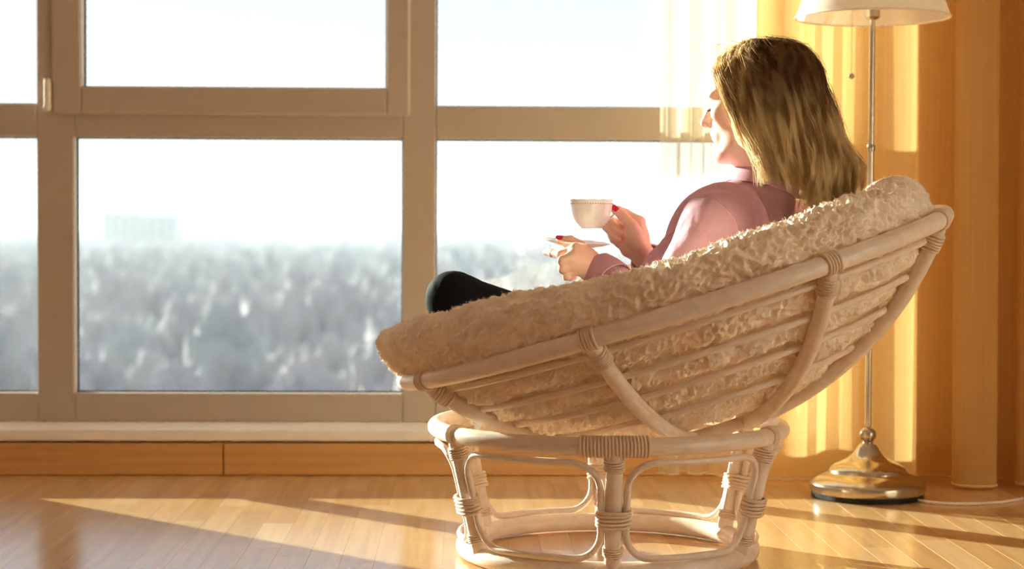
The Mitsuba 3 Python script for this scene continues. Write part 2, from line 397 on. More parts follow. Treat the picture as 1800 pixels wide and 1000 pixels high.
# ------------------------------------------------------------------ papasan chair: cane base and bowl
def cane(p, n, uv):
    g = fbm(p.x * 60, p.y * 60, p.z * 60, 3)
    return mix((0.73, 0.60, 0.485), (0.78, 0.66, 0.55), smoothstep(0.3, 0.7, g))
mat('white_cane', proc(cane), 0.32, 0.55)
mat('cane_binding', srgb(218, 194, 170), 0.42, 0.5)
tag('papasan_chair', 'whitewashed cane bowl chair with a round base on the parquet in front of the window', 'chair')
BC = np.array([0.285, 3.586, 0.0])                       # middle of the base
ZT, ZB, RT, RB_ = 0.256, 0.020, 0.340, 0.282            # ring heights and radii
circ = lambda c, r, n=96: np.array([[c[0] + r * math.cos(a), c[1] + r * math.sin(a), c[2]] for a in np.arange(n) * 2 * math.pi / n])
add('papasan_chair__base_ring', tube(circ(BC + [0, 0, ZT], RT), 0.0165, 16, True), 'white_cane', True)
add('papasan_chair__base_ring_001', tube(circ(BC + [0, 0, ZB], RB_), 0.0185, 16, True), 'white_cane', True)
def cone(a, z, out=0.0):
    r = RB_ + (RT - RB_) * (z - ZB) / (ZT - ZB) + out
    return BC + np.array([r * math.cos(a), r * math.sin(a), z])
LEG = [math.radians(-92.5 + 60 * k) for k in range(6)]
for k, a in enumerate(LEG):
    key = num('papasan_chair__leg')
    p0, p1 = cone(a, ZB + .012), cone(a, ZT - .008)
    add(key, tube([p0 + (p1 - p0) * t for t in np.linspace(0, 1, 8)], 0.0160, 14), 'white_cane', True)
    d = unit(p1 - p0); tan = np.array([-math.sin(a), math.cos(a), 0])
    mid = cone(a, 0.124, 0.004)
    add(key + '__binding', ring_wrap(mid, d, 0.0175, 0.034, 5, squash=(tan, 0.0115)), 'cane_binding', True, label='flat cane binding around the leg and its two thin rods')
    add(key + '__binding_001', ring_wrap(p1 - d * 0.026, d, 0.0165, 0.024, 5), 'cane_binding', True, label='cane binding at the top of the leg')
    add(key + '__binding_002', ring_wrap(p0 + d * 0.028, d, 0.0165, 0.018, 4), 'cane_binding', True, label='cane binding at the foot of the leg')
    wide, n = (0.125, 20) if k in (0, 3) else (0.022, 4)
    parts = []
    for j in range(n):
        aa = a + ((j + .5) / n - .5) * wide / RT + (0 if n > 5 else 0.02)
        c = BC + np.array([RT * math.cos(aa), RT * math.sin(aa), ZT])
        parts.append(ring_wrap(c, [-math.sin(aa), math.cos(aa), 0], 0.0165, wide / n, 1))
    add(key + '__binding_003', cat(parts), 'cane_binding', True, label='cane binding around the upper base ring')
for k in range(6):                                      # thin rod bent round each opening of the base
    a0, a1 = LEG[k] + 0.075, LEG[k] + math.radians(60) - 0.075
    z0, z1, rc = ZB + 0.024, ZT - 0.030, 0.050
    W = (a1 - a0) * 0.30
    P = []
    for cx, cz, s in ((W - rc, z1 - rc, 0), (rc, z1 - rc, 90), (rc, z0 + rc, 180), (W - rc, z0 + rc, 270)):
        for q in np.linspace(0, 90, 9):
            P.append((cx + rc * math.cos(math.radians(s + q)), cz + rc * math.sin(math.radians(s + q))))
    P = np.array(P + [P[0]])
    s = np.concatenate([[0], np.cumsum(np.linalg.norm(np.diff(P, axis=0), axis=1))])
    q = np.linspace(0, s[-1], 121)[:-1]
    P = np.stack([np.interp(q, s, P[:, 0]), np.interp(q, s, P[:, 1])], 1)
    flare = 0.055                                       # the rods draw closer to the legs lower down
    pts = []
    for u, z in P:
        t = u / W - 0.5
        pts.append(cone((a0 + a1) / 2 + t * (a1 - a0), z, 0.004))
    add(num('papasan_chair__thin_rod'), tube(pts, 0.0068, 8, True), 'white_cane', True)

# the bowl: a cap of a sphere, opening up towards the left and the window
NB = unit([-0.302, 0.016, 0.953])
RS, KD = 0.682, 0.405
SC = np.array([0.4078, 3.580, 0.5136]) + KD * NB
TB = unit(np.array([1.0, 0, 0]) - NB * NB[0]); EB = np.cross(NB, TB)
RIM = SC - KD * NB
RR = math.sqrt(RS ** 2 - KD ** 2)
def bowl(phi, th, r=RS):
    """point of the bowl: phi round the axis, th from its lowest point"""
    return SC + r * (math.sin(th) * (math.cos(phi) * TB + math.sin(phi) * EB) - math.cos(th) * NB)
THR = math.asin(RR / RS)
add('papasan_chair__bowl_rim', tube([bowl(f, THR) for f in np.arange(160) * 2 * math.pi / 160], 0.0172, 18, True), 'white_cane', True)
RIBS = [333, 294, 248, 204, 158, 112, 66, 22]
for f in RIBS:
    key = num('papasan_chair__bowl_rib'); f = math.radians(f)
    ths = np.linspace(THR - 0.03, math.radians(11.0), 40)
    add(key, tube([bowl(f, t, RS + 0.004) for t in ths], 0.0150, 14), 'white_cane', True)
    c0, c1 = bowl(f, THR - 0.050), bowl(f, THR - 0.09)
    add(key + '__binding', ring_wrap(bowl(f, THR - 0.062, RS + .003), c1 - c0, 0.0155, 0.036, 6), 'cane_binding', True, label='cane binding at the head of the rib')
    tan = -math.sin(f) * TB + math.cos(f) * EB
    c = bowl(f, THR)
    add(key + '__binding_001', cat([ring_wrap(c + tan * o, tan, 0.0172, 0.0062, 1) for o in (-0.012, -0.006, 0, .006, .012)]), 'cane_binding', True, label='cane binding around the bowl rim')
HOOPS = [49.8, 43.3, 36.8, 28.6]
for th in HOOPS:
    add(num('papasan_chair__hoop'), tube([bowl(f, math.radians(th), RS - 0.009) for f in np.arange(120) * 2 * math.pi / 120], 0.0068, 8, True), 'white_cane', True)
add('papasan_chair__bowl_foot_ring', tube([bowl(f, math.radians(11.5)) for f in np.arange(80) * 2 * math.pi / 80], 0.0125, 12, True), 'white_cane', True)
# ------------------------------------------------------------------ fleece cushion in the bowl
def fleece(p, n, uv):
    g = fbm(p.x * 26, p.y * 26, p.z * 26, 3)
    return mix((0.78, 0.655, 0.52), (0.90, 0.79, 0.66), smoothstep(0.3, 0.7, g))
mat('fleece', proc(fleece), 0.95, 0.15, sheen=0.5)
def cushion_mesh():
    from scipy.interpolate import CubicSpline
    nphi, ns = 880, 430
    lipc = np.array([0.505, 0.058])                     # middle of the padded lip, (radius, height above the rim plane)
    under = [(0.655 * math.sin(t), KD - 0.655 * math.cos(t)) for t in np.radians(np.linspace(0.0, 50.0, 14))]
    lip = [(0.523, -0.004), (0.539, 0.020), (0.546, 0.050), (0.539, 0.078), (0.512, 0.092), (0.474, 0.086), (0.440, 0.055)]
    inner = [(0.545 * math.sin(t), KD - 0.545 * math.cos(t)) for t in np.radians(np.linspace(43.5, 0.0, 9))]
    P = np.array(under + lip + inner)
    s = np.concatenate([[0], np.cumsum(np.linalg.norm(np.diff(P, axis=0), axis=1))])
    cs = CubicSpline(s, P)
    # put more points where the cushion is seen
    ss = np.linspace(0, s[-1], ns)
    pr = cs(ss); pr[0, 0] = pr[-1, 0] = 1e-5
    dp = cs(ss, 1); nr = np.stack([dp[:, 1], -dp[:, 0]], 1); nr /= np.linalg.norm(nr, axis=1, keepdims=True)
    phi = np.arange(nphi) * 2 * math.pi / nphi
    cp, sp_ = np.cos(phi), np.sin(phi)
    # the lip swells and sinks round the rim and leans down the slope a little
    swell = np.interp(np.degrees(phi), [0, 60, 120, 180, 210, 228, 240, 250, 268, 285, 300, 318, 330, 345, 360], [.90, .62, .70, 1.08, 1.15, 1.12, 1.12, .96, .86, .92, .94, .94, .98, .98, .95])
    swell = np.convolve(np.concatenate([swell[-20:], swell, swell[:20]]), np.ones(21) / 21, 'same')[20:-20]
    lipness = np.clip((pr[:, 1] + 0.02) / 0.10, 0, 1) * (pr[:, 0] > 0.40)
    rho = pr[None, :, 0] + 0 * phi[:, None]
    zet = pr[None, :, 1] + lipness[None] * np.maximum(pr[None, :, 1], 0) * (swell[:, None] - 1)
    lean = 0.034 * lipness[None]
    pos = RIM + (rho * cp[:, None] - lean)[..., None] * TB + (rho * sp_[:, None])[..., None] * EB + zet[..., None] * NB
    nor = (nr[None, :, 0] * cp[:, None])[..., None] * TB + (nr[None, :, 0] * sp_[:, None])[..., None] * EB + (nr[None, :, 1] + 0 * phi[:, None])[..., None] * NB
    # bulges between the hoops, ribs pressed in, quilted tufts
    th = np.degrees(np.arcsin(np.clip(pr[:, 0] / 0.655, 0, 1)))
    isu = (ss < s[len(under) - 1] + 0.01)
    hp = np.array([55.0] + HOOPS + [12.0])
    bulge = np.zeros(ns)
    for a, b in zip(hp[:-1], hp[1:]):
        m = isu & (th <= a) & (th > b)
        t = (th[m] - b) / (a - b)
        bulge[m] = np.sin(math.pi * t) ** 1.0
    d0 = 0.019 * bulge[None, :] * (0.55 + 0.9 * meshkit.noise(np.stack([7 * cp[:, None] + 0 * pr[None, :, 0], 7 * sp_[:, None] + 0 * pr[None, :, 0], 0 * phi[:, None] + np.round(th / 7.6)[None] * 3.1], -1), 4))
    d0 -= 0.006 * (isu[None, :])
    p = pos.reshape(-1, 3)
    big = meshkit.fbm(p * 9, 2, 3).reshape(nphi, ns)
    warp = np.stack([meshkit.noise(p * 45, 11 + k) for k in range(3)], -1)
    q = p + (warp - 0.5) * 0.014
    t1 = 1 - np.abs(2 * meshkit.noise(q * 78, 21) - 1)   # curled tufts: ridges of warped noise
    t2 = 1 - np.abs(2 * meshkit.noise(q * 135, 31) - 1)
    t3 = meshkit.noise(q * 250, 41)
    tuft = (0.0120 * t1 ** 1.5 + 0.0085 * t2 ** 1.3 + 0.0035 * t3).reshape(nphi, ns)
    d = d0 + 0.016 * (big - 0.5) + tuft - 0.0118
    fade = np.clip(np.minimum(np.arange(ns), np.arange(ns)[::-1]) / 12.0, 0, 1)[None]
    v = pos + nor * (d * fade)[..., None]
    I, J = np.meshgrid(np.arange(nphi), np.arange(ns - 1), indexing='ij')
    A, B, C, D = I * ns + J, ((I + 1) % nphi) * ns + J, ((I + 1) % nphi) * ns + J + 1, I * ns + J + 1
    f = np.vstack([np.stack([A, B, C], -1).reshape(-1, 3), np.stack([A, C, D], -1).reshape(-1, 3)])
    m = trimesh.Trimesh(v.reshape(-1, 3), f, process=False)
    return m, v, nor, pr
CUSH, cv, cn, cpr = cushion_mesh()
if CUSH.volume < 0: CUSH.invert()
add('cushion', CUSH, 'fleece', True, label='thick round cream sherpa fleece cushion filling the bowl chair', cat='cushion')
# loose fibres that soften the outline of the fleece
vis = np.argwhere(np.ones(cv.shape[:2]) * (cpr[None, :, 0] > 0.14) * (np.arange(cv.shape[1])[None] < 331) > 0)
pick = vis[rng.integers(0, len(vis), 95000)]
p0, n0 = cv[pick[:, 0], pick[:, 1]], cn[pick[:, 0], pick[:, 1]]
front = p0[:, 1] < SC[1] + 0.06
p0, n0 = p0[front], n0[front]
side = unit(np.cross(n0, rng.normal(size=n0.shape))); side2 = np.cross(n0, side)
L = rng.uniform(0.0025, 0.0062, len(p0))[:, None]; tw = rng.uniform(0, 6.3, len(p0))[:, None]
pts = [p0 - n0 * 0.002]
for i in range(1, 5):
    t = i / 4; a = tw + t * 5.5
    pts.append(p0 + L * (n0 * t * 0.75 + (np.cos(a) * side + np.sin(a) * side2) * 0.40 * t))
mat('fleece_fibre', rgb(0.86, 0.75, 0.62), 0.9, 0.1)
add('cushion__loose_fibre', bundle(np.stack(pts, 1), [.00040, .00038, .00034, .00028, .00014], 2), 'fleece_fibre', True)
tag('cushion__loose_fibre', 'fine curly fibres standing off the fleece', kind='stuff')
# ------------------------------------------------------------------ curtains
def cloth_fn(p, n, uv):
    w = noise(uv.x * 900.0, uv.y * 3.0) * 0.5 + noise(uv.x * 60.0, uv.y * 700.0) * 0.3 + 0.1
    return mix((0.74, 0.47, 0.17), (0.86, 0.58, 0.255), w)
CLOTH = proc(cloth_fn)
def cloth(key, color, trans, opac):
    thin = {'type': 'principledthin', 'base_color': color, 'roughness': 0.8, 'diff_trans': trans, 'spec_trans': 0.0, 'sheen': 0.2}
    scene[key] = thin if opac is None else {'type': 'blendbsdf', 'weight': opac, 'bsdf_0': {'type': 'null'}, 'bsdf_1': thin}
cloth('organza_pale', rgb(0.82, 0.73, 0.54), 1.0, 0.46)
cloth('organza_amber', CLOTH, 0.9, 0.88)
def curtain(x0, x1, y, amp, wave, seed, z0, z1, calm_x=(0, 1), calm_a=(1, 1), n=900, nz=26):
    """a hanging cloth: rounded folds that widen and drift a little towards the hem"""
    r = np.random.default_rng(seed)
    s = np.linspace(0, 1, n)
    knots = [0.0]
    while knots[-1] < 1:
        knots.append(knots[-1] + wave / (x1 - x0) * r.uniform(0.6, 1.5))
    knots = np.array(knots) / knots[-1]
    ph = np.interp(s, knots, np.arange(len(knots)))
    a = np.interp(s, knots, r.uniform(0.55, 1.25, len(knots)))
    V, UV = [], []
    for k in range(nz + 1):
        t = k / nz
        drift = 0.10 * np.interp(s, knots, r.uniform(-1, 1, len(knots)) if False else np.sin(np.arange(len(knots)) * 2.7 + seed)) * t
        ang = 2 * math.pi * (ph + drift)
        calm = np.interp(x0 + (x1 - x0) * s, calm_x, calm_a)   # shallower folds where the cloth is drawn flat
        fx = x0 + (x1 - x0) * s + 0.40 * amp * a * calm * np.sin(2 * ang) * (0.75 + 0.25 * t)
        fy = y + amp * a * calm * np.cos(ang) * (0.85 + 0.3 * t) + 0.006 * np.sin(9 * s * math.pi + 3 * t)
        z = z1 + (z0 - z1) * t + 0.004 * np.sin(ph * 1.7) * (t > 0.98)
        V.append(np.stack([fx, fy, z], 1))
        UV.append(np.stack([s * (x1 - x0), np.full(n, t * (z1 - z0))], 1))
    V = np.array(V); I, J = np.meshgrid(np.arange(nz), np.arange(n - 1), indexing='ij')
    A, B = I * n + J, I * n + J + 1; C, D = A + n + 1, A + n
    f = np.vstack([np.stack([A, B, C], -1).reshape(-1, 3), np.stack([A, C, D], -1).reshape(-1, 3)])
    return trimesh.Trimesh(V.reshape(-1, 3), f, process=False), np.array(UV).reshape(-1, 2), V[-1], V[0]
for name, args, m, lab in (
        ('sheer_curtain', dict(x0=0.500, x1=1.080, y=4.650, amp=0.026, wave=0.088, seed=3, z0=0.012, z1=2.60), 'organza_pale', 'pale see-through striped curtain hanging at the window edge'),
        ('curtain', dict(x0=0.735, x1=1.95, y=4.560, amp=0.070, wave=0.180, seed=5, calm_x=(1.04, 1.20), calm_a=(0.34, 1.0), z0=0.010, z1=2.60), 'organza_amber', 'amber yellow curtain in deep folds behind the floor lamp')):
    mesh, uv, hem, head = curtain(**args)
    add(name, mesh, m, True, label=lab, cat='curtain', uv=uv)
    h = hem[::3] + [0, 0, 0.004]
    add(name + '__hem', tube(h, 0.0022, 6), 'organza_hem', True, label='rolled hem at the foot of the curtain')
mat('organza_hem', srgb(236, 214, 170), 0.8, 0.2)
mat('rail_metal', srgb(215, 205, 190), 0.4, 0.5)
add('curtain_rail', cat([cbox(0.35, 2.1, 4.52, 4.68, 2.600, 2.625, .003)] + [cbox(x, x + .03, 4.59, 4.62, 2.625, 2.70, .002) for x in (0.6, 1.2, 1.8)]), 'rail_metal',
    label='plain rail under the ceiling that carries the curtains', cat='curtain rail')

# ------------------------------------------------------------------ floor lamp
LX, LY = 0.977, 4.365
mat('lamp_metal', srgb(202, 188, 168), 0.16, 0.5, 1.0)
mat('pole_metal', srgb(220, 205, 180), 0.14, 0.5, 1.0)
mat('black_rubber', srgb(30, 27, 25), 0.6, 0.3)
mat('cord_plastic', srgb(238, 226, 206), 0.4, 0.5)
scene['shade_cloth'] = {'type': 'principledthin', 'base_color': rgb(0.92, 0.87, 0.80), 'roughness': 0.9, 'diff_trans': 0.9, 'spec_trans': 0.0}
tag('floor_lamp', 'nickel floor lamp with domed foot and white shade in front of the amber curtain', 'floor lamp')
base = [(0, 0.014), (0.136, 0.014), (0.1385, 0.018), (0.1385, 0.031), (0.137, 0.035), (0.133, 0.040), (0.120, 0.049), (0.107, 0.055), (0.098, 0.058), (0.094, 0.061), (0.0925, 0.066), (0.088, 0.072), (0.076, 0.080),
        (0.062, 0.087), (0.050, 0.093), (0.040, 0.101), (0.032, 0.110), (0.026, 0.120), (0.021, 0.127), (0.0165, 0.130), (0.013, 0.131), (0.012, 0.134), (0, 0.134)]
add('floor_lamp__base', lathe(base, 96, (LX, LY, 0)), 'lamp_metal', 35)
add('floor_lamp__base_foot', lathe([(0, 0.0005), (0.131, 0.0005), (0.134, 0.003), (0.134, 0.014), (0, 0.014)], 96, (LX, LY, 0)), 'black_rubber', 35, label='black rubber foot under the dome')
ball = [(0, .132)] + [(0.0205 * math.sin(t), 0.151 - 0.0195 * math.cos(t)) for t in np.linspace(0.25, 2.85, 14)] + [(0.0075, 0.172), (0.0075, 0.180), (0, 0.180)]
add('floor_lamp__ball', lathe(ball, 48, (LX, LY, 0)), 'lamp_metal', 40, label='polished ball between foot and pole')
add('floor_lamp__pole', lathe([(0, .17), (0.0078, .17), (0.0078, 0.842), (0, 0.842)], 24, (LX, LY, 0)), 'pole_metal', 40)
add('floor_lamp__pole_001', lathe([(0, .842), (0.0070, .842), (0.0070, 1.19), (0, 1.19)], 24, (LX, LY, 0)), 'pole_metal', 40)
add('floor_lamp__pole_joint', lathe([(0, .834), (0.0092, .834), (0.0104, .839), (0.0104, .845), (0.0092, .850), (0, .850)], 32, (LX, LY, 0)), 'lamp_metal', 40, label='screw collar joining the two pole lengths')
ZS = 1.150
add('floor_lamp__socket', lathe([(0, ZS), (0.012, ZS), (0.0185, ZS + .006), (0.0185, ZS + .042), (0.016, ZS + .046), (0.016, ZS + .075), (0, ZS + .075)], 40, (LX, LY, 0)), 'lamp_metal', 35)
mat('bulb_glass', srgb(245, 243, 238), 0.25, 0.5)
add('floor_lamp__bulb', lathe([(0, ZS + .075), (0.013, ZS + .075), (0.015, ZS + .09)] + [(0.030 * math.sin(t), ZS + .125 - .030 * math.cos(t)) for t in np.linspace(0.7, 3.1, 14)] + [(0, ZS + .155)], 32, (LX, LY, 0)), 'bulb_glass', 40)
za, zb, ra, rb = 1.155, 1.412, 0.174, 0.105
g = np.linspace(0, 2 * math.pi, 97)[:-1]
vs = np.vstack([np.stack([LX + (ra + (rb - ra) * t + 0.010 * (1 - t) ** 3) * np.cos(g), LY + (ra + (rb - ra) * t + 0.010 * (1 - t) ** 3) * np.sin(g), np.full(96, za + (zb - za) * t)], 1) for t in np.linspace(0, 1, 12)])
I, J = np.meshgrid(np.arange(11), np.arange(96), indexing='ij')
A, B = I * 96 + J, I * 96 + (J + 1) % 96
fs = np.vstack([np.stack([A, B, B + 96], -1).reshape(-1, 3), np.stack([A, B + 96, A + 96], -1).reshape(-1, 3)])
shade = add('floor_lamp__shade', trimesh.Trimesh(vs, fs, process=False), 'shade_cloth', True, label='white fabric lamp shade')
add('floor_lamp__shade__rim', tube(circ((LX, LY, za), ra + 0.010, 96), 0.0024, 8, True), 'cord_plastic', True, label='bound lower edge of the shade')
add('floor_lamp__shade__rim_001', tube(circ((LX, LY, zb), rb, 96), 0.0024, 8, True), 'cord_plastic', True, label='bound upper edge of the shade')
add('floor_lamp__shade__spider', cat([tube([[LX, LY, zb - .02], [LX + rb * math.cos(a), LY + rb * math.sin(a), zb - .003]], 0.0018, 6) for a in (0.4, 2.5, 4.6)] + [tube([[LX, LY, ZS + .07], [LX, LY, zb - .018]], 0.002, 6)]), 'lamp_metal', True, label='wire spider that carries the shade')
cx = LX - 0.054
add('floor_lamp__pull_chain', cat([tube([[LX - .016, LY - .02, ZS + .03], [cx + .01, LY - .022, ZS + .029], [cx, LY - .022, ZS + .015]], 0.0014, 6)] + [trimesh.creation.icosphere(1, 0.0016) .apply_translation([cx, LY - .022, z]) for z in np.arange(1.020, ZS + .016, 0.0042)]), 'pole_metal', True)
add('floor_lamp__pull_chain__knob', trimesh.creation.icosphere(3, 0.0075).apply_translation([cx, LY - .022, 1.013]), 'lamp_metal', True, label='small ball at the end of the pull chain')
cord = spline([[LX + .10, LY - .075, .0045], [1.10, 4.25, .0042], [1.18, 4.225, .0042], [1.26, 4.245, .0042], [1.34, 4.31, .0042], [1.45, 4.38, .0042], [1.70, 4.44, .0042], [2.1, 4.48, .0042]], 80)
add('floor_lamp__cord', tube(cord, 0.0036, 8), 'cord_plastic', True, label='white power cord lying on the floor')
# ------------------------------------------------------------------ the seated woman
class Field:
    """a smooth union of rounded cones and ellipsoids, sampled on a grid around each of them only"""
    def __init__(self):
        self.ops = []
    def cone(self, a, b, ra, rb=None, k=0.010):
        a, b = np.asarray(a, float), np.asarray(b, float); rb = ra if rb is None else rb
        def f(X, Y, Z):
            d = b - a; L2 = d @ d
            px, py, pz = X - a[0], Y - a[1], Z - a[2]
            t = np.clip((px * d[0] + py * d[1] + pz * d[2]) / L2, 0, 1)
            return np.sqrt((px - t * d[0]) ** 2 + (py - t * d[1]) ** 2 + (pz - t * d[2]) ** 2) - (ra + (rb - ra) * t)
        m = max(ra, rb)
        self.ops.append((f, np.minimum(a, b) - m, np.maximum(a, b) + m, k, 1)); return self
    def chain(self, pts, rs, k=0.008):
        for i in range(len(pts) - 1):
            self.cone(pts[i], pts[i + 1], rs[i], rs[i + 1], k if i == 0 else 0.0025)
        return self
    def ell(self, c, r, k=0.012, R=None, sign=1):
        c, r = np.asarray(c, float), np.asarray(r, float)
        R = np.eye(3) if R is None else np.asarray(R, float)   # columns: the ellipsoid's axes
        def f(X, Y, Z):
            q = [(X - c[0]) * R[0, i] + (Y - c[1]) * R[1, i] + (Z - c[2]) * R[2, i] for i in range(3)]
            k0 = np.sqrt(sum((q[i] / r[i]) ** 2 for i in range(3)))
            k1 = np.sqrt(sum((q[i] / r[i] ** 2) ** 2 for i in range(3))) + 1e-9
            return k0 * (k0 - 1) / k1
        e = np.sqrt(((R * r) ** 2).sum(1))
        self.ops.append((f, c - e, c + e, k, sign)); return self
    def sample(self, grow=0.0):
        def g(ax):
            d = np.full([len(a) for a in ax], 1.0, np.float32)
            for f, lo, hi, k, sign in self.ops:
                m = 0.03 + grow + k
                sl = tuple(slice(max(0, np.searchsorted(a, lo[i] - m)), np.searchsorted(a, hi[i] + m)) for i, a in enumerate(ax))
                if any(s.stop <= s.start for s in sl):
                    continue
                X, Y, Z = (ax[0][sl[0]][:, None, None], ax[1][sl[1]][None, :, None], ax[2][sl[2]][None, None, :])
                e, o = f(X, Y, Z), d[sl]
                if sign > 0:
                    h = np.maximum(k - np.abs(e - o), 0) / k
                    d[sl] = np.minimum(e, o) - h * h * k * 0.25
                else:
                    h = np.maximum(k - np.abs(-e - o), 0) / k
                    d[sl] = np.maximum(-e, o) + h * h * k * 0.25
            return d - grow
        return g
    def bounds(self):
        return np.min([o[1] for o in self.ops if o[4] > 0], 0), np.max([o[2] for o in self.ops if o[4] > 0], 0)
    def mesh(self, h, grow=0.0, cut=()):
        lo, hi = self.bounds(); m = grow + 4 * h
        g = self.sample(grow)
        def gg(ax):
            d = g(ax)
            for p, n in cut:                            # keep what lies behind the plane
                p, n = np.asarray(p, float), unit(n)
                s = (ax[0][:, None, None] - p[0]) * n[0] + (ax[1][None, :, None] - p[1]) * n[1] + (ax[2][None, None, :] - p[2]) * n[2]
                d = np.maximum(d, s.astype(np.float32))
            return d
        return nets(gg, lo - m, hi + m, h)

A3 = lambda *p: np.array(p, float)
HEAD = A3(0.575, 3.560, 0.892)
hyaw, hpitch = math.radians(20), math.radians(-4)
HF = A3(-math.cos(hyaw) * math.cos(hpitch), math.sin(hyaw) * math.cos(hpitch), math.sin(hpitch))
HL = unit(np.cross([0, 0, 1], HF)); HU = np.cross(HF, HL)
HM = np.stack([HF, HL, HU], 1)                          # head axes: forwards, her left, up
hw = lambda *p: HEAD + HM @ A3(*p)
tyaw = math.radians(40)
TF = A3(-math.cos(tyaw), math.sin(tyaw), 0); TL = np.cross([0, 0, 1], TF)
neck0, shL, shR = A3(0.600, 3.575, 0.742), A3(0.474, 3.428, 0.650), A3(0.700, 3.722, 0.652)
elL, wrL, elR, wrR = A3(0.362, 3.360, 0.486), A3(0.2596, 3.520, 0.567), A3(0.485, 3.800, 0.485), A3(0.3608, 3.675, 0.5914)
hip = A3(0.350, 3.575, 0.372); hipL, hipR = hip + TL * 0.085, hip - TL * 0.085
knL, anL, knR, anR = A3(-0.021, 3.450, 0.512), A3(0.115, 3.640, 0.405), A3(-0.005, 3.790, 0.470), A3(0.150, 3.500, 0.425)
chest = A3(0.545, 3.578, 0.615); waist = A3(0.440, 3.577, 0.480)
TU = unit(neck0 - waist); TFo = unit(TF - TU * (TF @ TU)); TR = np.stack([TFo, TL, TU], 1)

def torso(F, s=1.0):
    F.ell(waist, A3(0.095, 0.130, 0.140) * s, 0.05, TR)
    F.ell(chest - TU * 0.012, A3(0.094, 0.146, 0.108) * s, 0.035, TR)
    F.ell(chest + TL * 0.065 + TFo * 0.050 - TU * 0.01, A3(0.055, 0.062, 0.060) * s, 0.04, TR).ell(chest - TL * 0.065 + TFo * 0.050 - TU * 0.01, A3(0.055, 0.062, 0.060) * s, 0.04, TR)
    F.ell(hip + TU * 0.02, A3(0.105, 0.160, 0.115) * s, 0.05, TR)
    F.cone(neck0 - TU * 0.110 - TFo * 0.012, neck0 - TU * 0.036 - TFo * 0.006, 0.084 * s, 0.062 * s, 0.03)
    for sh in (shL, shR):
        F.cone(neck0 - TU * 0.082 + (sh - neck0) * 0.20, sh + A3(-0.004, 0, 0.004), 0.056 * s, 0.052 * s, 0.040)
def arms(F):
    F.cone(shL + A3(-.004, 0, .003), elL, 0.053, 0.042, 0.035).cone(elL, wrL + (elL - wrL) * 0.16, 0.041, 0.030, 0.012)
    F.cone(shR, elR, 0.053, 0.042, 0.035).cone(elR, wrR + (elR - wrR) * 0.16, 0.041, 0.030, 0.012)
def legs(F):
    for h_, k_, a_ in ((hipL, knL, anL), (hipR, knR, anR)):
        F.cone(h_, k_, 0.078, 0.047, 0.04)
        F.cone(k_, k_ + (a_ - k_) * 0.4, 0.0435, 0.048, 0.02); F.cone(k_ + (a_ - k_) * 0.4, a_, 0.048, 0.031, 0.02)

# body: trunk, arms and legs under the clothes, then head and hands more finely
B = Field(); torso(B, 0.94); legs(B)
for s, e, w in ((shL, elL, wrL), (shR, elR, wrR)):
    B.cone(s, e, 0.044, 0.035, 0.03).cone(e, w, 0.034, 0.022, 0.012)
for a_, d_ in ((anL, A3(0.105, 0.03, -0.035)), (anR, A3(0.11, -0.02, -0.03))):   # feet tucked under
    B.cone(a_, a_ + d_ * 0.9, 0.029, 0.022, 0.02).ell(a_ + d_ * 1.05, (0.036, 0.032, 0.018), 0.02).cone(a_, a_ - d_ * 0.25 - A3(0, 0, .012), 0.028, 0.026, 0.015)
    for q in range(5):
        side = unit(np.cross(d_, [0, 0, 1]))
        t0 = a_ + d_ * 1.25 + side * (q - 2) * 0.012
        B.cone(t0, t0 + unit(d_) * (0.022 - 0.003 * abs(q - 1)), 0.0085 if q else 0.011, 0.0075, 0.004)
B.cone(neck0 - TU * 0.05, neck0, 0.058, 0.054, 0.03)
body = B.mesh(0.0060)

N = Field()                                             # head and neck in head coordinates
N.ell((-.014, 0, .033), (.096, .0745, .083), .02)
N.ell((.030, 0, -.022), (.060, .0600, .086), .03)
N.ell((.040, 0, .050), (.052, .058, .045), .03)
for s in (-1, 1):
    N.cone((-.002, s * .050, -.052), (.066, s * .018, -.092), .020, .016, .025)
    N.ell((.060, s * .044, -.014), (.027, .020, .020), .02)
    N.ell((.078, s * .028, .022), (.018, .026, .010), .014)
    N.ell((.101, s * .034, .001), (.014, .019, .0125), .012, sign=-1)
    N.ell((.0755, s * .032, .000), (.0145, .0165, .0135), .004)        # closed lids
    N.cone((.0965, s * .0088, -.0325), (.0900, s * .0115, -.0325), .0062, .0058, .008)
    N.ell((-.010, s * .0705, -.006), (.016, .0070, .027), .006)
    N.ell((-.006, s * .0775, -.004), (.009, .0040, .017), .004, sign=-1)
    N.ell((.100, s * .006, -.0395), (.0045, .0028, .0032), .002, sign=-1)
N.cone((.088, 0, .012), (.1075, 0, -.0255), .0085, .0090, .012)
N.ell((.1085, 0, -.028), (.0095, .0100, .0085), .006)
N.cone((.088, 0, -.040), (.0885, 0, -.050), .009, .010, .008)
N.ell((.0790, 0, -.0560), (.0135, .0270, .0230), .016)
N.ell((.0884, 0, -.0538), (.0066, .0195, .0052), .007)
N.ell((.0862, 0, -.0640), (.0072, .0170, .0060), .007)
N.ell((.0950, 0, -.0590), (.0030, .0190, .0004), .0016, sign=-1)
N.ell((.0800, 0, -.0930), (.0165, .0200, .0165), .016)
N.ell((.0900, 0, -.0765), (.0060, .0180, .0050), .008, sign=-1)
nk = HM.T @ (neck0 - TU * 0.03 - HEAD)
N.cone((-.022, 0, -.055), nk, .050, .055, .03)
head = N.mesh(0.0017)
hl = np.array(head.vertices)                            # head coordinates, for the skin's own colours
head.vertices = HEAD + hl @ HM.T

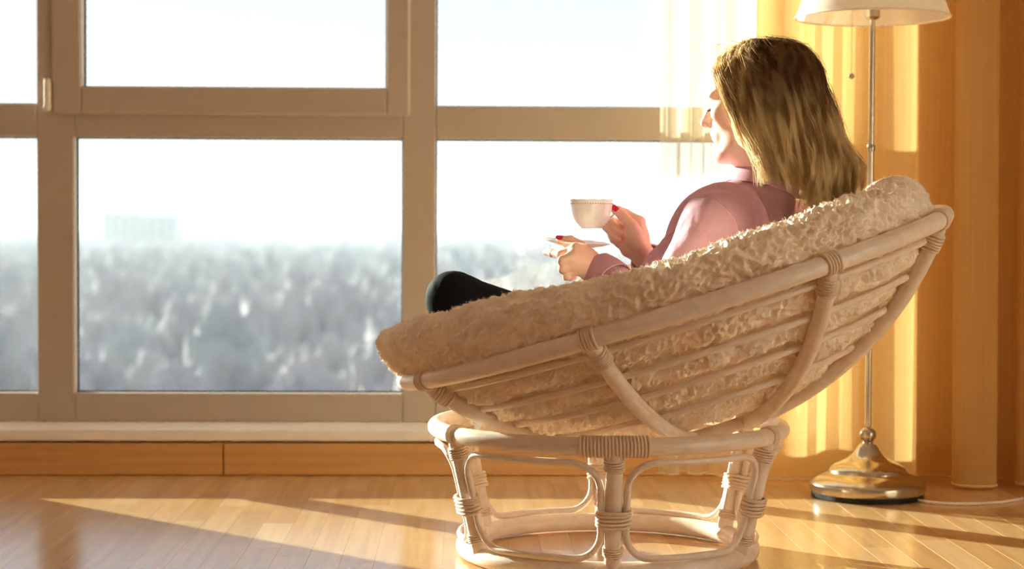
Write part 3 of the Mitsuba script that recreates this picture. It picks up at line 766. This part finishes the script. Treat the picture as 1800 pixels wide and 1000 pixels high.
HR = dict(w=wrR, i=[(.3544, 3.685, .6604), (.3270, 3.690, .6776), (.3106, 3.675, .6843), (.3029, 3.665, .6812)], m=[(.3484, 3.695, .6488), (.2958, 3.690, .6613), (.3033, 3.668, .6498), (.3142, 3.660, .6407)],
          r=[(.3420, 3.700, .6349), (.2878, 3.690, .6497), (.2977, 3.668, .6349), (.3086, 3.660, .6246)], p=[(.3375, 3.700, .6210), (.2976, 3.695, .6324), (.3010, 3.680, .6233), (.3096, 3.672, .6154)],
          t=[(.3495, 3.655, .6123), (.3346, 3.645, .6534), (.3176, 3.648, .6715), (.3018, 3.652, .6852)], pad=[((.3400, 3.656, .632), .0175), ((.3290, 3.676, .6080), .0150)])
HLh = dict(w=wrL, i=[(.2140, 3.500, .6068), (.1861, 3.510, .5960), (.1706, 3.530, .5985), (.1591, 3.545, .6004)], m=[(.2088, 3.485, .5939), (.1868, 3.480, .5851), (.1950, 3.510, .5780), (.2072, 3.530, .5777)],
           r=[(.2092, 3.490, .5796), (.1882, 3.485, .5687), (.1976, 3.515, .5625), (.2095, 3.530, .5622)], p=[(.2142, 3.500, .5673), (.1965, 3.495, .5543), (.2045, 3.520, .5514), (.2139, 3.530, .5534)],
           t=[(.2451, 3.535, .5866), (.2256, 3.545, .6107), (.2059, 3.550, .6228), (.1872, 3.555, .6243)], pad=[((.2400, 3.530, .585), .0165), ((.2400, 3.515, .5640), .0150)])
def hand(H, fore):
    F = Field(); w = A3(*H['w'])
    F.cone(w + (fore - w) * 0.35, w, .0265, .0225, .01)
    rad = dict(i=(.0108, .0092, .0080, .0066), m=(.0110, .0094, .0082, .0068), r=(.0104, .0088, .0077, .0064), p=(.0094, .0078, .0068, .0057), t=(.0140, .0122, .0105, .0080))
    mc = {}
    for q in 'imrp':
        base = A3(*H[q][0])
        F.cone(w + (base - w) * 0.05, base, .0165, rad[q][0] + .0012, .012)
    for q in 'imrp':
        F.chain([A3(*x) for x in H[q]], rad[q], 0.006)
    F.cone(w + (A3(*H['t'][0]) - w) * 0.2, H['t'][0], .0165, .0155, .012)
    F.chain([A3(*x) for x in H['t']], rad['t'], 0.008)
    for c, r_ in H['pad']:
        F.ell(c, (r_, r_ * 0.9, r_ * 1.25), .014)
    F.ell(np.mean([A3(*H['i'][0]), A3(*H['r'][0]), w], 0), (.020, .013, .022), .012)
    return F.mesh(0.00165)
handR, handL = hand(HR, elR), hand(HLh, elL)
for m in (body, head, handR, handL):
    if m.volume < 0: m.invert()
for m in (handR, handL):
    taubin(m, 5)

def skin_color(m, k):
    c = np.tile(A3(0.820, 0.535, 0.425), (len(m.vertices), 1))
    v = np.array(m.vertices)
    c *= (0.96 + 0.08 * meshkit.fbm(v * 60, 3, 2))[:, None]
    if k == 'head':
        def blob(p, r, col, a):
            d = np.linalg.norm((hl - p) / r, axis=1)
            w = (np.clip(1.15 - d, 0, 0.45) / 0.45 * a)[:, None]
            return c * (1 - w) + A3(*col) * w
        for s in (-1, 1):
            c[:] = blob((.062, s * .046, -.024), (.030, .026, .026), (.80, .40, .31), 0.45)
        c[:] = blob((.098, 0, -.0532), (.014, .0215, .0062), (.56, .13, .14), 0.95)
        c[:] = blob((.096, 0, -.0648), (.014, .0195, .0070), (.56, .13, .14), 0.95)
    elif k == 'hand':
        c *= A3(1.0, .95, .92)
    return c
tag('person', 'blonde woman in pink shirt and black leggings sitting in the bowl chair with a teacup', 'person')
parts = [(body, 'body'), (head, 'head'), (handR, 'hand'), (handL, 'hand')]
SKIN = cat([m for m, _ in parts]); scol = np.vstack([skin_color(m, k) for m, k in parts])
scene['skin'] = {'type': 'twosided', 'bsdf': {'type': 'principled', 'base_color': {'type': 'mesh_attribute', 'name': 'vertex_color'}, 'roughness': 0.48, 'specular': 0.4, 'sheen': 0.15}}
add('person__body', SKIN, 'skin', True, color=scol)

# nails: small curved plates at the finger ends
mat('nail_varnish', srgb(205, 20, 62), 0.15, 0.6, clearcoat=1.0, clearcoat_gloss=0.95)
def nail(tip, prev, out, r, length, width):
    ax = unit(A3(*tip) - A3(*prev)); o = unit(out - ax * (np.asarray(out) @ ax)); sd = np.cross(ax, o)
    P, n1, n2 = [], 9, 9
    c0 = A3(*tip) + ax * r * 0.35
    for layer in (0, 1):
        for i in range(n1):
            u = i / (n1 - 1)
            for j in range(n2):
                v_ = j / (n2 - 1) * 2 - 1
                wid = width * (1 - 0.55 * max(0, (u - 0.6) / 0.4) ** 2 * 1.0) * (1 - 0.35 * max(0, (0.25 - u) / 0.25) ** 2)
                a = v_ * wid / r
                P.append(c0 + ax * (u - 0.62) * length + (o * math.cos(a) + sd * math.sin(a)) * (r + (0.0007 if layer else -0.0006) - 0.0009 * u * u * (1 if not layer else .4)))
    return trimesh.convex.convex_hull(np.array(P))
nl = [nail(HR['t'][3], HR['t'][2], A3(-.35, -.75, .55), .0081, .0145, .0062), nail(HLh['t'][3], HLh['t'][2], A3(-.1, -.72, .72), .0082, .0140, .0066),
      nail(HR['i'][3], HR['i'][2], A3(-.3, .6, .6), .0067, .011, .0050)]
for m in nl:
    add(num('person__fingernail'), m, 'nail_varnish', 40, label='red varnished fingernail')

# brow and lashes
mat('lash_hair', srgb(58, 38, 28), 0.6, 0.3); mat('brow_hair', srgb(150, 110, 78), 0.7, 0.3)
for s in (1, -1):
    ls = []
    for q in np.linspace(-1, 1, 15):
        a = q * 0.95
        p = A3(.0755 + .0146 * math.cos(a) * .97, s * (.032 + .0163 * math.sin(a)), -.0045 - .0012 * math.cos(a))
        d = A3(.7 * math.cos(a) + .15, s * .7 * math.sin(a), -.38)
        ls.append(tube(spline([hw(*p), hw(*(p + d * .0045)), hw(*(p + d * .0085 + A3(0, 0, .0012)))], 6), np.linspace(.0006, .0002, 6), 5))
    a = np.linspace(-1, 1, 13) * 0.98
    ls.append(tube([hw(.0755 + .0148 * math.cos(q) * .98, s * (.032 + .0166 * math.sin(q)), -.0042 - .0014 * math.cos(q)) for q in a], .0007, 6))
    add(num('person__eyelash'), cat(ls), 'lash_hair', True, label='dark lashes along the lowered lid')
    bs = []
    br = np.random.default_rng(3)
    for q in np.linspace(0, 1, 46):
        yy = .014 + .034 * q; xx = .0975 - 9.5 * (yy - .008) ** 2 * .9 + .0005; zz = .020 + .0075 * math.sin(q * 2.3) - .003 * q
        p = A3(xx, s * yy, zz + br.uniform(-.0022, .0022))
        bs.append(tube([hw(*p), hw(*(p + A3(-.0015, s * .0045, .0012)))], [.00045, .0002], 4))
    add(num('person__eyebrow'), cat(bs), 'brow_hair', True, label='fine light brown eyebrow')

# shirt
def weave(p, n, uv):
    return mix((0.52, 0.265, 0.325), (0.58, 0.32, 0.38), fbm(p.x * 300, p.y * 300, p.z * 300, 2))
mat('pink_cotton', proc(weave), 0.85, 0.2, sheen=0.5)
S = Field(); torso(S); arms(S)
shirt = S.mesh(0.0036, 0.0035, cut=[(hip - A3(0, 0, .02), A3(.1, 0, -1)), (neck0 + TU * 0.004, TU + TFo * -0.15)])
if shirt.volume < 0: shirt.invert()
taubin(shirt, iterations=6)
sv = np.array(shirt.vertices); sn = np.array(shirt.vertex_normals)
def along(a, b, v):
    d = b - a; t = np.clip(((v - a) @ d) / (d @ d), 0, 1)
    return t, np.linalg.norm(v - a - t[:, None] * d, axis=1)
disp = 0.0070 * (meshkit.fbm(sv * A3(26, 26, 15), 3, 6) - 0.5)
for a, b in ((shL, elL), (elL, wrL), (shR, elR), (elR, wrR)):
    t, dd = along(a, b, sv)
    L_ = np.linalg.norm(b - a); ax = unit(b - a)
    ang = np.arctan2((sv - a) @ unit(np.cross(ax, [0.2, 0.3, 1])), (sv - a) @ unit(np.cross(ax, np.cross(ax, [0.2, 0.3, 1]))))
    w = np.clip(1 - (dd - 0.045) / 0.03, 0, 1)
    f = meshkit.noise(np.stack([t * L_ * 26 + 0.9 * np.sin(ang), np.cos(ang) * 1.6, np.sin(ang) * 1.6], 1), 8)
    disp += w * 0.016 * (np.abs(f - 0.5) - 0.25) * (0.4 + 0.6 * np.clip(4 * (t - 0.55), 0, 1) + 0.5 * np.clip(1 - t * 4, 0, 1))
back = np.clip(0.5 - ((sv - chest) @ TFo) / 0.02, 0, 1)
up_d = (sv - chest) @ TU                                # long creases running down the back from the yoke
cr = (sv - chest) @ TL
disp += back * 0.007 * np.exp(-((cr - 0.055 - 0.12 * up_d) / 0.008) ** 2) * np.clip((0.13 - up_d) / 0.02, 0, 1) * np.clip((up_d + .12) / .05, 0, 1)
disp += back * 0.004 * np.exp(-((cr - 0.015 + 0.05 * up_d) / 0.007) ** 2) * np.clip((0.10 - up_d) / 0.03, 0, 1)
shirt.vertices = sv + sn * disp[:, None]
add('person__shirt', shirt, 'pink_cotton', True, label='pink cotton shirt with long sleeves')
# sleeve seams, collar, cuffs, buttons
for sh, el, q in ((shL, elL, 1), (shR, elR, -1)):
    dirn = unit(unit(el - sh) * 0.80 + TL * q * 0.60)
    loops = shirt.section(plane_origin=sh + dirn * 0.006, plane_normal=dirn).discrete
    ring = min(loops, key=lambda l: np.linalg.norm(l.mean(0) - sh))
    if np.allclose(ring[0], ring[-1]): ring = ring[:-1]
    cl = np.r_[ring, ring[:1]]; dd = np.r_[0, np.cumsum(np.linalg.norm(np.diff(cl, axis=0), axis=1))]
    ring = np.stack([np.interp(np.linspace(0, dd[-1], 91)[:-1], dd, cl[:, i]) for i in range(3)], 1)
    for _ in range(2): ring = (np.roll(ring, 1, 0) + 2 * ring + np.roll(ring, -1, 0)) / 4
    add(num('person__shirt__seam'), tube(ring, 0.0026, 6, True), 'pink_cotton', True, label='raised seam where the sleeve meets the shoulder')
def band(c, axis, r0, r1, h, th, front, tilt=0.0, gap=0.0, n=72):
    """a standing strip of cloth round a neck or a wrist"""
    axis = unit(axis); f = unit(front - axis * (front @ axis)); s = np.cross(axis, f)
    ts = np.linspace(gap, 2 * math.pi - gap, n)
    rows = []
    prof = [(r0, 0), (r0 + (r1 - r0) * .5 + .0015, h * .5), (r1, h), (r1 + th, h), (r0 + (r1 - r0) * .5 + .0015 + th, h * .5), (r0 + th, 0)]
    for r_, z_ in prof:
        rows.append([c + axis * (z_ + tilt * math.cos(t) * z_ / max(h, 1e-6)) + r_ * (math.cos(t) * f + math.sin(t) * s) * (1 + .012 * math.sin(5 * t)) for t in ts])
    R_ = np.array(rows); m_, k_ = R_.shape[:2]
    V_ = R_.reshape(-1, 3); F_ = []
    for i in range(m_):
        for j in range(k_ - 1):
            a_, b_, c_, d_ = i * k_ + j, i * k_ + j + 1, ((i + 1) % m_) * k_ + j + 1, ((i + 1) % m_) * k_ + j
            F_ += [(a_, b_, c_), (a_, c_, d_)]
    return trimesh.Trimesh(V_, F_, process=False)
nax = unit(TU * 0.8 + unit(HEAD - neck0) * 0.4)
add('person__shirt__collar', band(neck0 - nax * 0.012, nax, 0.066, 0.060, 0.036, 0.003, TFo, -0.012, 0.10), 'pink_cotton', 40, label='standing collar of the pink shirt')
add('person__shirt__collar_fall', band(neck0 + nax * 0.024, -nax, 0.0640, 0.078, 0.042, 0.003, TFo, 0.012, 0.16), 'pink_cotton', 40, label='collar turned down over its stand')
add('person__shirt__cuff', band(wrL + (elL - wrL) * 0.28, wrL - elL, 0.0365, 0.0335, 0.055, 0.003, A3(0, 0, 1)), 'pink_cotton', 40, label='sleeve cuff at the wrist of the hand under the saucer')
add('person__shirt__cuff_001', band(wrR + (elR - wrR) * 0.33, wrR - elR, 0.0375, 0.0345, 0.055, 0.003, A3(0, 0, 1)), 'pink_cotton', 40, label='sleeve cuff at the wrist of the hand with the cup')

# leggings
mat('black_jersey', srgb(20, 21, 26), 0.8, 0.1)
G = Field(); legs(G)
G.ell(hip + TU * 0.01, (0.108, 0.163, 0.110), 0.05, TR)
leg = G.mesh(0.0046, 0.003, cut=[(anL + (knL - anL) * 0.08, anL - knL)] if False else ())
if leg.volume < 0: leg.invert()
taubin(leg, iterations=6)
lv, ln = np.array(leg.vertices), np.array(leg.vertex_normals)
near = np.exp(-(np.linalg.norm(lv - knL, axis=1) / 0.07) ** 2)
leg.vertices = lv + ln * (0.004 * (meshkit.fbm(lv * A3(60, 25, 25), 2, 3) - .5) * (0.4 + near))[:, None]
add('person__leggings', leg, 'black_jersey', True, label='close fitting black leggings')
# ------------------------------------------------------------------ hair
def hair_color(p, n, uv):
    """blonde lengths, browner grown-out roots on the crown, lock by lock"""
    q = [p.x - HEAD[0], p.y - HEAD[1], p.z - HEAD[2]]
    X = q[0] * HF[0] + q[1] * HF[1] + q[2] * HF[2]
    Z = q[0] * HU[0] + q[1] * HU[1] + q[2] * HU[2]
    root = smoothstep(-0.06, 0.06, Z) * smoothstep(0.022, -0.030, X)
    lock = smoothstep(0.32, 0.68, noise(p.x * 120 + p.z * 24, p.y * 120, p.z * 11))
    fine = noise(p.x * 420 + p.z * 40, p.y * 420, p.z * 20)
    tip = mix((0.54, 0.335, 0.145), (1.0, 0.86, 0.58), dr.clip(lock * 0.8 + fine * 0.35 - 0.05, 0, 1))
    dark = mix((0.13, 0.065, 0.028), (0.42, 0.25, 0.11), lock * 0.7 + fine * 0.3)
    return mix(tip, dark, dr.clip(root * 0.9 + 0.05, 0, 1))
scene['blonde_hair'] = {'type': 'principledthin', 'base_color': proc(hair_color), 'roughness': 0.3, 'spec_trans': 0.0, 'diff_trans': 1.25, 'eta': 1.55, 'sheen': 0.0}
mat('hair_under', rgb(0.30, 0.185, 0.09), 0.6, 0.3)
hr = np.random.default_rng(21)
def strand(alpha, eps, layer, wave):
    """one hair in head coordinates: root on the scalp, over the skull, then down behind the shoulder"""
    s = 1 if alpha < math.pi else -1
    al = alpha if s > 0 else 2 * math.pi - alpha        # 0 front, pi back
    pts = []
    n1 = 6
    e_end = math.radians(-4)
    for i in range(n1):
        t = i / (n1 - 1)
        e = eps + (e_end - eps) * t
        a = al + (math.pi - al) * 0.40 * t + (0.10 * t if al < 1.2 else 0)
        lift = 1.02 + (0.04 + 0.12 * layer) * min(1, t * 2.2) + 0.05 * layer
        pts.append(A3(-.014 + .096 * math.cos(a) * math.cos(e) * lift, s * .0745 * math.sin(a) * math.cos(e) * lift, .031 + .083 * math.sin(e) * (lift + .02)))
    u = (al - 0.75) / (math.pi - 0.75)                  # 0 at the temple, 1 at the back
    u = min(max(u, 0), 1)
    e0 = pts[-1]
    xe = -.040 + (-.150 + .040) * u ** 0.7; ye = s * (.070 * (1 - u ** 2) + .012); ze = -.115 - .085 * min(1, u * 1.6 + .1) - .030 * layer
    end = A3(xe, ye, ze) + hr.normal(0, 1, 3) * A3(.012, .010, .014)
    if hr.random() < 0.25: end = e0 + (end - e0) * hr.uniform(.55, .95)
    mid1 = e0 + (end - e0) * .33 + A3(-.012 * u, s * .010 * (1 - u), 0.002) * (0.4 + layer)
    mid2 = e0 + (end - e0) * .68 + A3(-.016 * u, s * .006, 0) * (0.4 + layer)
    ph = wave
    mid1 = mid1 + A3(math.sin(ph), 0.7 * math.cos(ph * 1.3), 0) * .009
    mid2 = mid2 + A3(math.sin(ph + 1.6), 0.7 * math.cos(ph * 1.3 + 1.2), 0) * .012
    return pts + [mid1, mid2, end + A3(.006 * math.sin(ph + 2.4), 0, 0)]
def lock_fan(n):
    out = []
    while len(out) < n:
        al = hr.uniform(0.92, 2 * math.pi - 0.92); eps = math.asin(hr.uniform(0.05, 0.995))
        if min(al, 2 * math.pi - al) < 1.1 and eps < 0.75: continue      # the face stays free
        if min(al, 2 * math.pi - al) < 1.25 and eps < 0.35: continue
        layer = np.clip((eps / (math.pi / 2)) * 0.75 + hr.uniform(-.15, .25), 0, 1)
        wave = 6.3 * meshkit.noise(A3(al * 5, eps * 3, 1.0), 5) * 2
        out.append((al, eps, layer, wave))
    return out
strands = []
clumps = lock_fan(430)
for _ in range(70):                                      # hair over the ears
    clumps.append((hr.choice([-1, 1]) * hr.uniform(1.05, 1.75) % (2 * math.pi), hr.uniform(.75, 1.35), hr.uniform(.55, .8), hr.uniform(0, 6)))
for al, eps, layer, wave in clumps:
    c = np.array(strand(al, eps, layer, wave))
    nst = int(hr.integers(24, 40))
    for _ in range(nst):
        spread = np.concatenate([np.linspace(.0060, .0050, 6), [.0045, .0042, .0040]])[:, None]
        o = hr.normal(0, 1, 3) * .75
        p = c + o * spread + hr.normal(0, .0006, c.shape)
        p = np.vstack([p[0] * 1.0, p, p[-1] + (p[-1] - p[-2]) * .15])
        strands.append(p)
fly = [np.array(strand(a, e, min(1, l + .25), w)) + hr.normal(0, .004, (9, 3)) for a, e, l, w in lock_fan(260)]
strands += [np.vstack([p[0], p, p[-1]]) for p in fly]
# hair from the front hairline, swept over the temple and down past the cheek
for q_ in range(240):
    u = hr.uniform(0, 1.65); flip = A3(1, -1 if q_ % 4 == 0 else 1, 1); lay = hr.uniform(0, 1); k = hr.uniform(0, 6)
    o = hr.normal(0, 1, 3) * A3(.003, .002, .003)
    c = np.array([(.048 - .055 * u, -.012 + .010 * lay, .098 + .016 * min(u, 1)), (.066 - .050 * u, .014, .091 + .024 * min(u, 1) + .004 * lay), (.073 - .047 * u, .042, .068 + .033 * min(u, 1.1) + .005 * lay), (.062 - .048 * u, .064 + .008 * lay, .044 + .016 * u),
                  (.044 - .052 * u, .074 + .012 * lay, .006), (.028 - .052 * u, .080 + .010 * lay, -.032), (.014 - .054 * u, .080 + .008 * lay, -.072), (.004 - .062 * u, .072 + .008 * lay, -.110), (-.012 - .070 * u, .060, -.142 - .02 * lay)]) + o
    c[4:] += np.array([(.005 * math.sin(3.1 * u + k + 4 * lay), .003 * math.cos(2 * k + 5 * u), 0) for k in range(len(c) - 4)])
    for _ in range(int(hr.integers(14, 25))):
        spread = np.linspace(.0028, .0052, len(c))[:, None]
        p = c + hr.normal(0, 1, 3) * spread + hr.normal(0, .0007, c.shape)
        k = hr.integers(6, len(c) + 1) if hr.random() < .3 else len(c)
        p = p[:max(k, 5)] * flip
        strands.append(np.vstack([p[0], p, p[-1]]))
# thin locks loosened over the cheek
for _ in range(70):
    b = hr.normal(0, 1, 3) * A3(.004, .003, .004)
    f = hr.uniform(-1, 1)
    p = np.array([(.030, .062, .085), (.046, .070, .052), (.040 + .006 * f, .078, .010), (.022 + .010 * f, .079, -.030), (.020 + .016 * f, .074, -.065), (.000 + .012 * f, .070, -.095), (-.012, .066, -.112)]) + b
    strands.append(np.vstack([p[0], p, p[-1]]))
for _ in range(7):                                      # fine wisps standing off the forehead and crown
    x0 = hr.uniform(.01, .07); p = np.array([(x0, .02, .105), (x0 + .015, .03, .122), (x0 + .030, .035, .112), (x0 + .035, .045, .090)]) + hr.normal(0, .006, (4, 3))
    strands.append(np.vstack([p[0], p, p[-1]]))
def even(p, n=9):                                      # the same number of points for every hair, on a smooth line through its own
    from scipy.interpolate import CubicSpline
    d = np.concatenate([[0], np.cumsum(np.linalg.norm(np.diff(p, axis=0), axis=1) + 1e-6)])
    return CubicSpline(d, p)(np.linspace(0, d[-1], n))
HAIRS = np.array([even(p[1:-1] if len(p) > 6 else p) for p in strands])
fall = np.clip((0.02 - HAIRS[..., 2]) / 0.12, 0, 1.3)   # soft waves that grow towards the ends
ph_ = 9 * meshkit.noise(HAIRS * A3(16, 16, 3), 61)
HAIRS[..., 0] += .0085 * fall * np.sin(46 * HAIRS[..., 2] + ph_)
HAIRS[..., 1] += .0060 * fall * np.cos(38 * HAIRS[..., 2] + 1.4 * ph_) * np.sign(HAIRS[..., 1])
HAIRS = HEAD + HAIRS @ HM.T
U = Field()                                             # the mass of hair below the single strands
U.ell((-.018, 0, .038), (.094, .0750, .080), .02)
U.ell((-.055, 0, .005), (.068, .064, .066), .03)
U.cone((-.075, .022, -.03), (-.115, .022, -.150), .046, .026, .03).cone((-.075, -.022, -.03), (-.110, -.022, -.150), .046, .026, .03)
U.cone((-.030, .045, -.03), (-.075, .045, -.130), .030, .024, .03).cone((-.030, -.045, -.03), (-.075, -.045, -.130), .030, .024, .03)
U.ell((-.012, .064, -.004), (.030, .019, .036), .02).ell((-.012, -.064, -.004), (.030, .019, .036), .02)
U.ell((.066, 0, -.015), (.060, .080, .085), .02, sign=-1)
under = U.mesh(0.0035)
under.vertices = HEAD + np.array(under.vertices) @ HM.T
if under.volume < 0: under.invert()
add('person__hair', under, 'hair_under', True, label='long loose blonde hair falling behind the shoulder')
add('person__hair__strand', bundle(HAIRS, np.r_[np.full(6, .00037), .0003, .00022, .00010]), 'blonde_hair', True)
tag('person__hair__strand', 'single blonde hairs with darker roots', kind='stuff')

# ------------------------------------------------------------------ cup and saucer
mat('porcelain', srgb(246, 240, 236), 0.12, 0.55, clearcoat=0.6, clearcoat_gloss=0.9)
mat('cup_dots', srgb(176, 128, 128), 0.4, 0.4)
CC = A3(0.254, 3.640, 0.6465)
tag('teacup', 'small white fluted porcelain teacup held in the hand above the saucer', 'cup')
def fluted(prof, n=96, lobes=12, amp=0.0, edge=0.0):
    prof = np.array(prof, float); g_ = np.arange(n) * 2 * math.pi / n
    hmax = prof[:, 1].max(); V_ = []
    for r_, z_ in prof:
        k_ = np.clip(z_ / hmax, 0, 1)
        rr = r_ * (1 + amp * math.sin(math.pi * min(1, k_ * 1.1)) * np.abs(np.cos(lobes / 2 * g_)))
        V_.append(np.stack([rr * np.cos(g_), rr * np.sin(g_), z_ + edge * k_ ** 6 * np.cos(lobes * g_)], 1))
    m_ = len(prof); V_ = np.array(V_).reshape(-1, 3)
    I_, J_ = np.meshgrid(np.arange(m_ - 1), np.arange(n), indexing='ij'); A_, B_ = I_ * n + J_, I_ * n + (J_ + 1) % n
    F_ = np.vstack([np.stack([A_, B_, B_ + n], -1).reshape(-1, 3), np.stack([A_, B_ + n, A_ + n], -1).reshape(-1, 3)])
    m = trimesh.Trimesh(V_, F_, process=False)
    if m.volume < 0: m.invert()
    return m
cup_prof = [(1e-5, .002), (.0170, .002), (.0185, 0), (.0205, 0), (.0215, .003), (.0250, .006), (.0300, .0115), (.0345, .0195), (.0375, .029), (.0395, .039), (.0408, .046), (.0418, .0475), (.0420, .0515), (.0416, .0530), (.0428, .0555), (.0436, .0575),
            (.0430, .0584), (.0420, .0578), (.0410, .0550), (.0395, .047), (.0375, .037), (.0345, .027), (.0300, .017), (.0220, .009), (1e-5, .0065)]
cup = fluted(cup_prof, amp=0.028, edge=0.0007).apply_translation(CC)
add('teacup__bowl', cup, 'porcelain', True)
hd = unit(A3(0.82, 0.57, 0)); hpts = [CC + hd * x + A3(0, 0, z) for x, z in ((.0385, .046), (.046, .0495), (.056, .0475), (.0605, .039), (.057, .029), (.047, .0205), (.0345, .0165))]
add('teacup__handle', tube(spline(hpts, 24), np.interp(np.linspace(0, 1, 24), [0, .2, .8, 1], [.0036, .0029, .0027, .0034]), 10), 'porcelain', True)
dots = [trimesh.creation.icosphere(1, 0.00095).apply_translation(CC + A3(.0424 * math.cos(a), .0424 * math.sin(a), .0496)) for a in np.arange(52) * 2 * math.pi / 52]
add('teacup__rim_dots', cat(dots), 'cup_dots', True, label='row of small raised rosy dots under the rim', kind='stuff')
SA = A3(0.221, 3.596, 0.6065)
sauc = fluted([(1e-5, .0030), (.020, .0030), (.0225, 0), (.0245, 0), (.0260, .0030), (.0400, .0065), (.0560, .0105), (.0640, .0140), (.0655, .0150), (.0650, .0158), (.0630, .0152), (.0550, .0122), (.0400, .0085), (.0260, .0058), (1e-5, .0055)], 120, 12, 0.012, 0.0005)
sauc.apply_transform(trimesh.transformations.rotation_matrix(math.radians(4.5), [0, 1, 0])); sauc.apply_transform(trimesh.transformations.rotation_matrix(math.radians(2.5), [1, 0, 0])); sauc.apply_translation(SA)
add('saucer', sauc, 'porcelain', True, label='white porcelain saucer gripped between thumb and fingers below the teacup', cat='saucer')
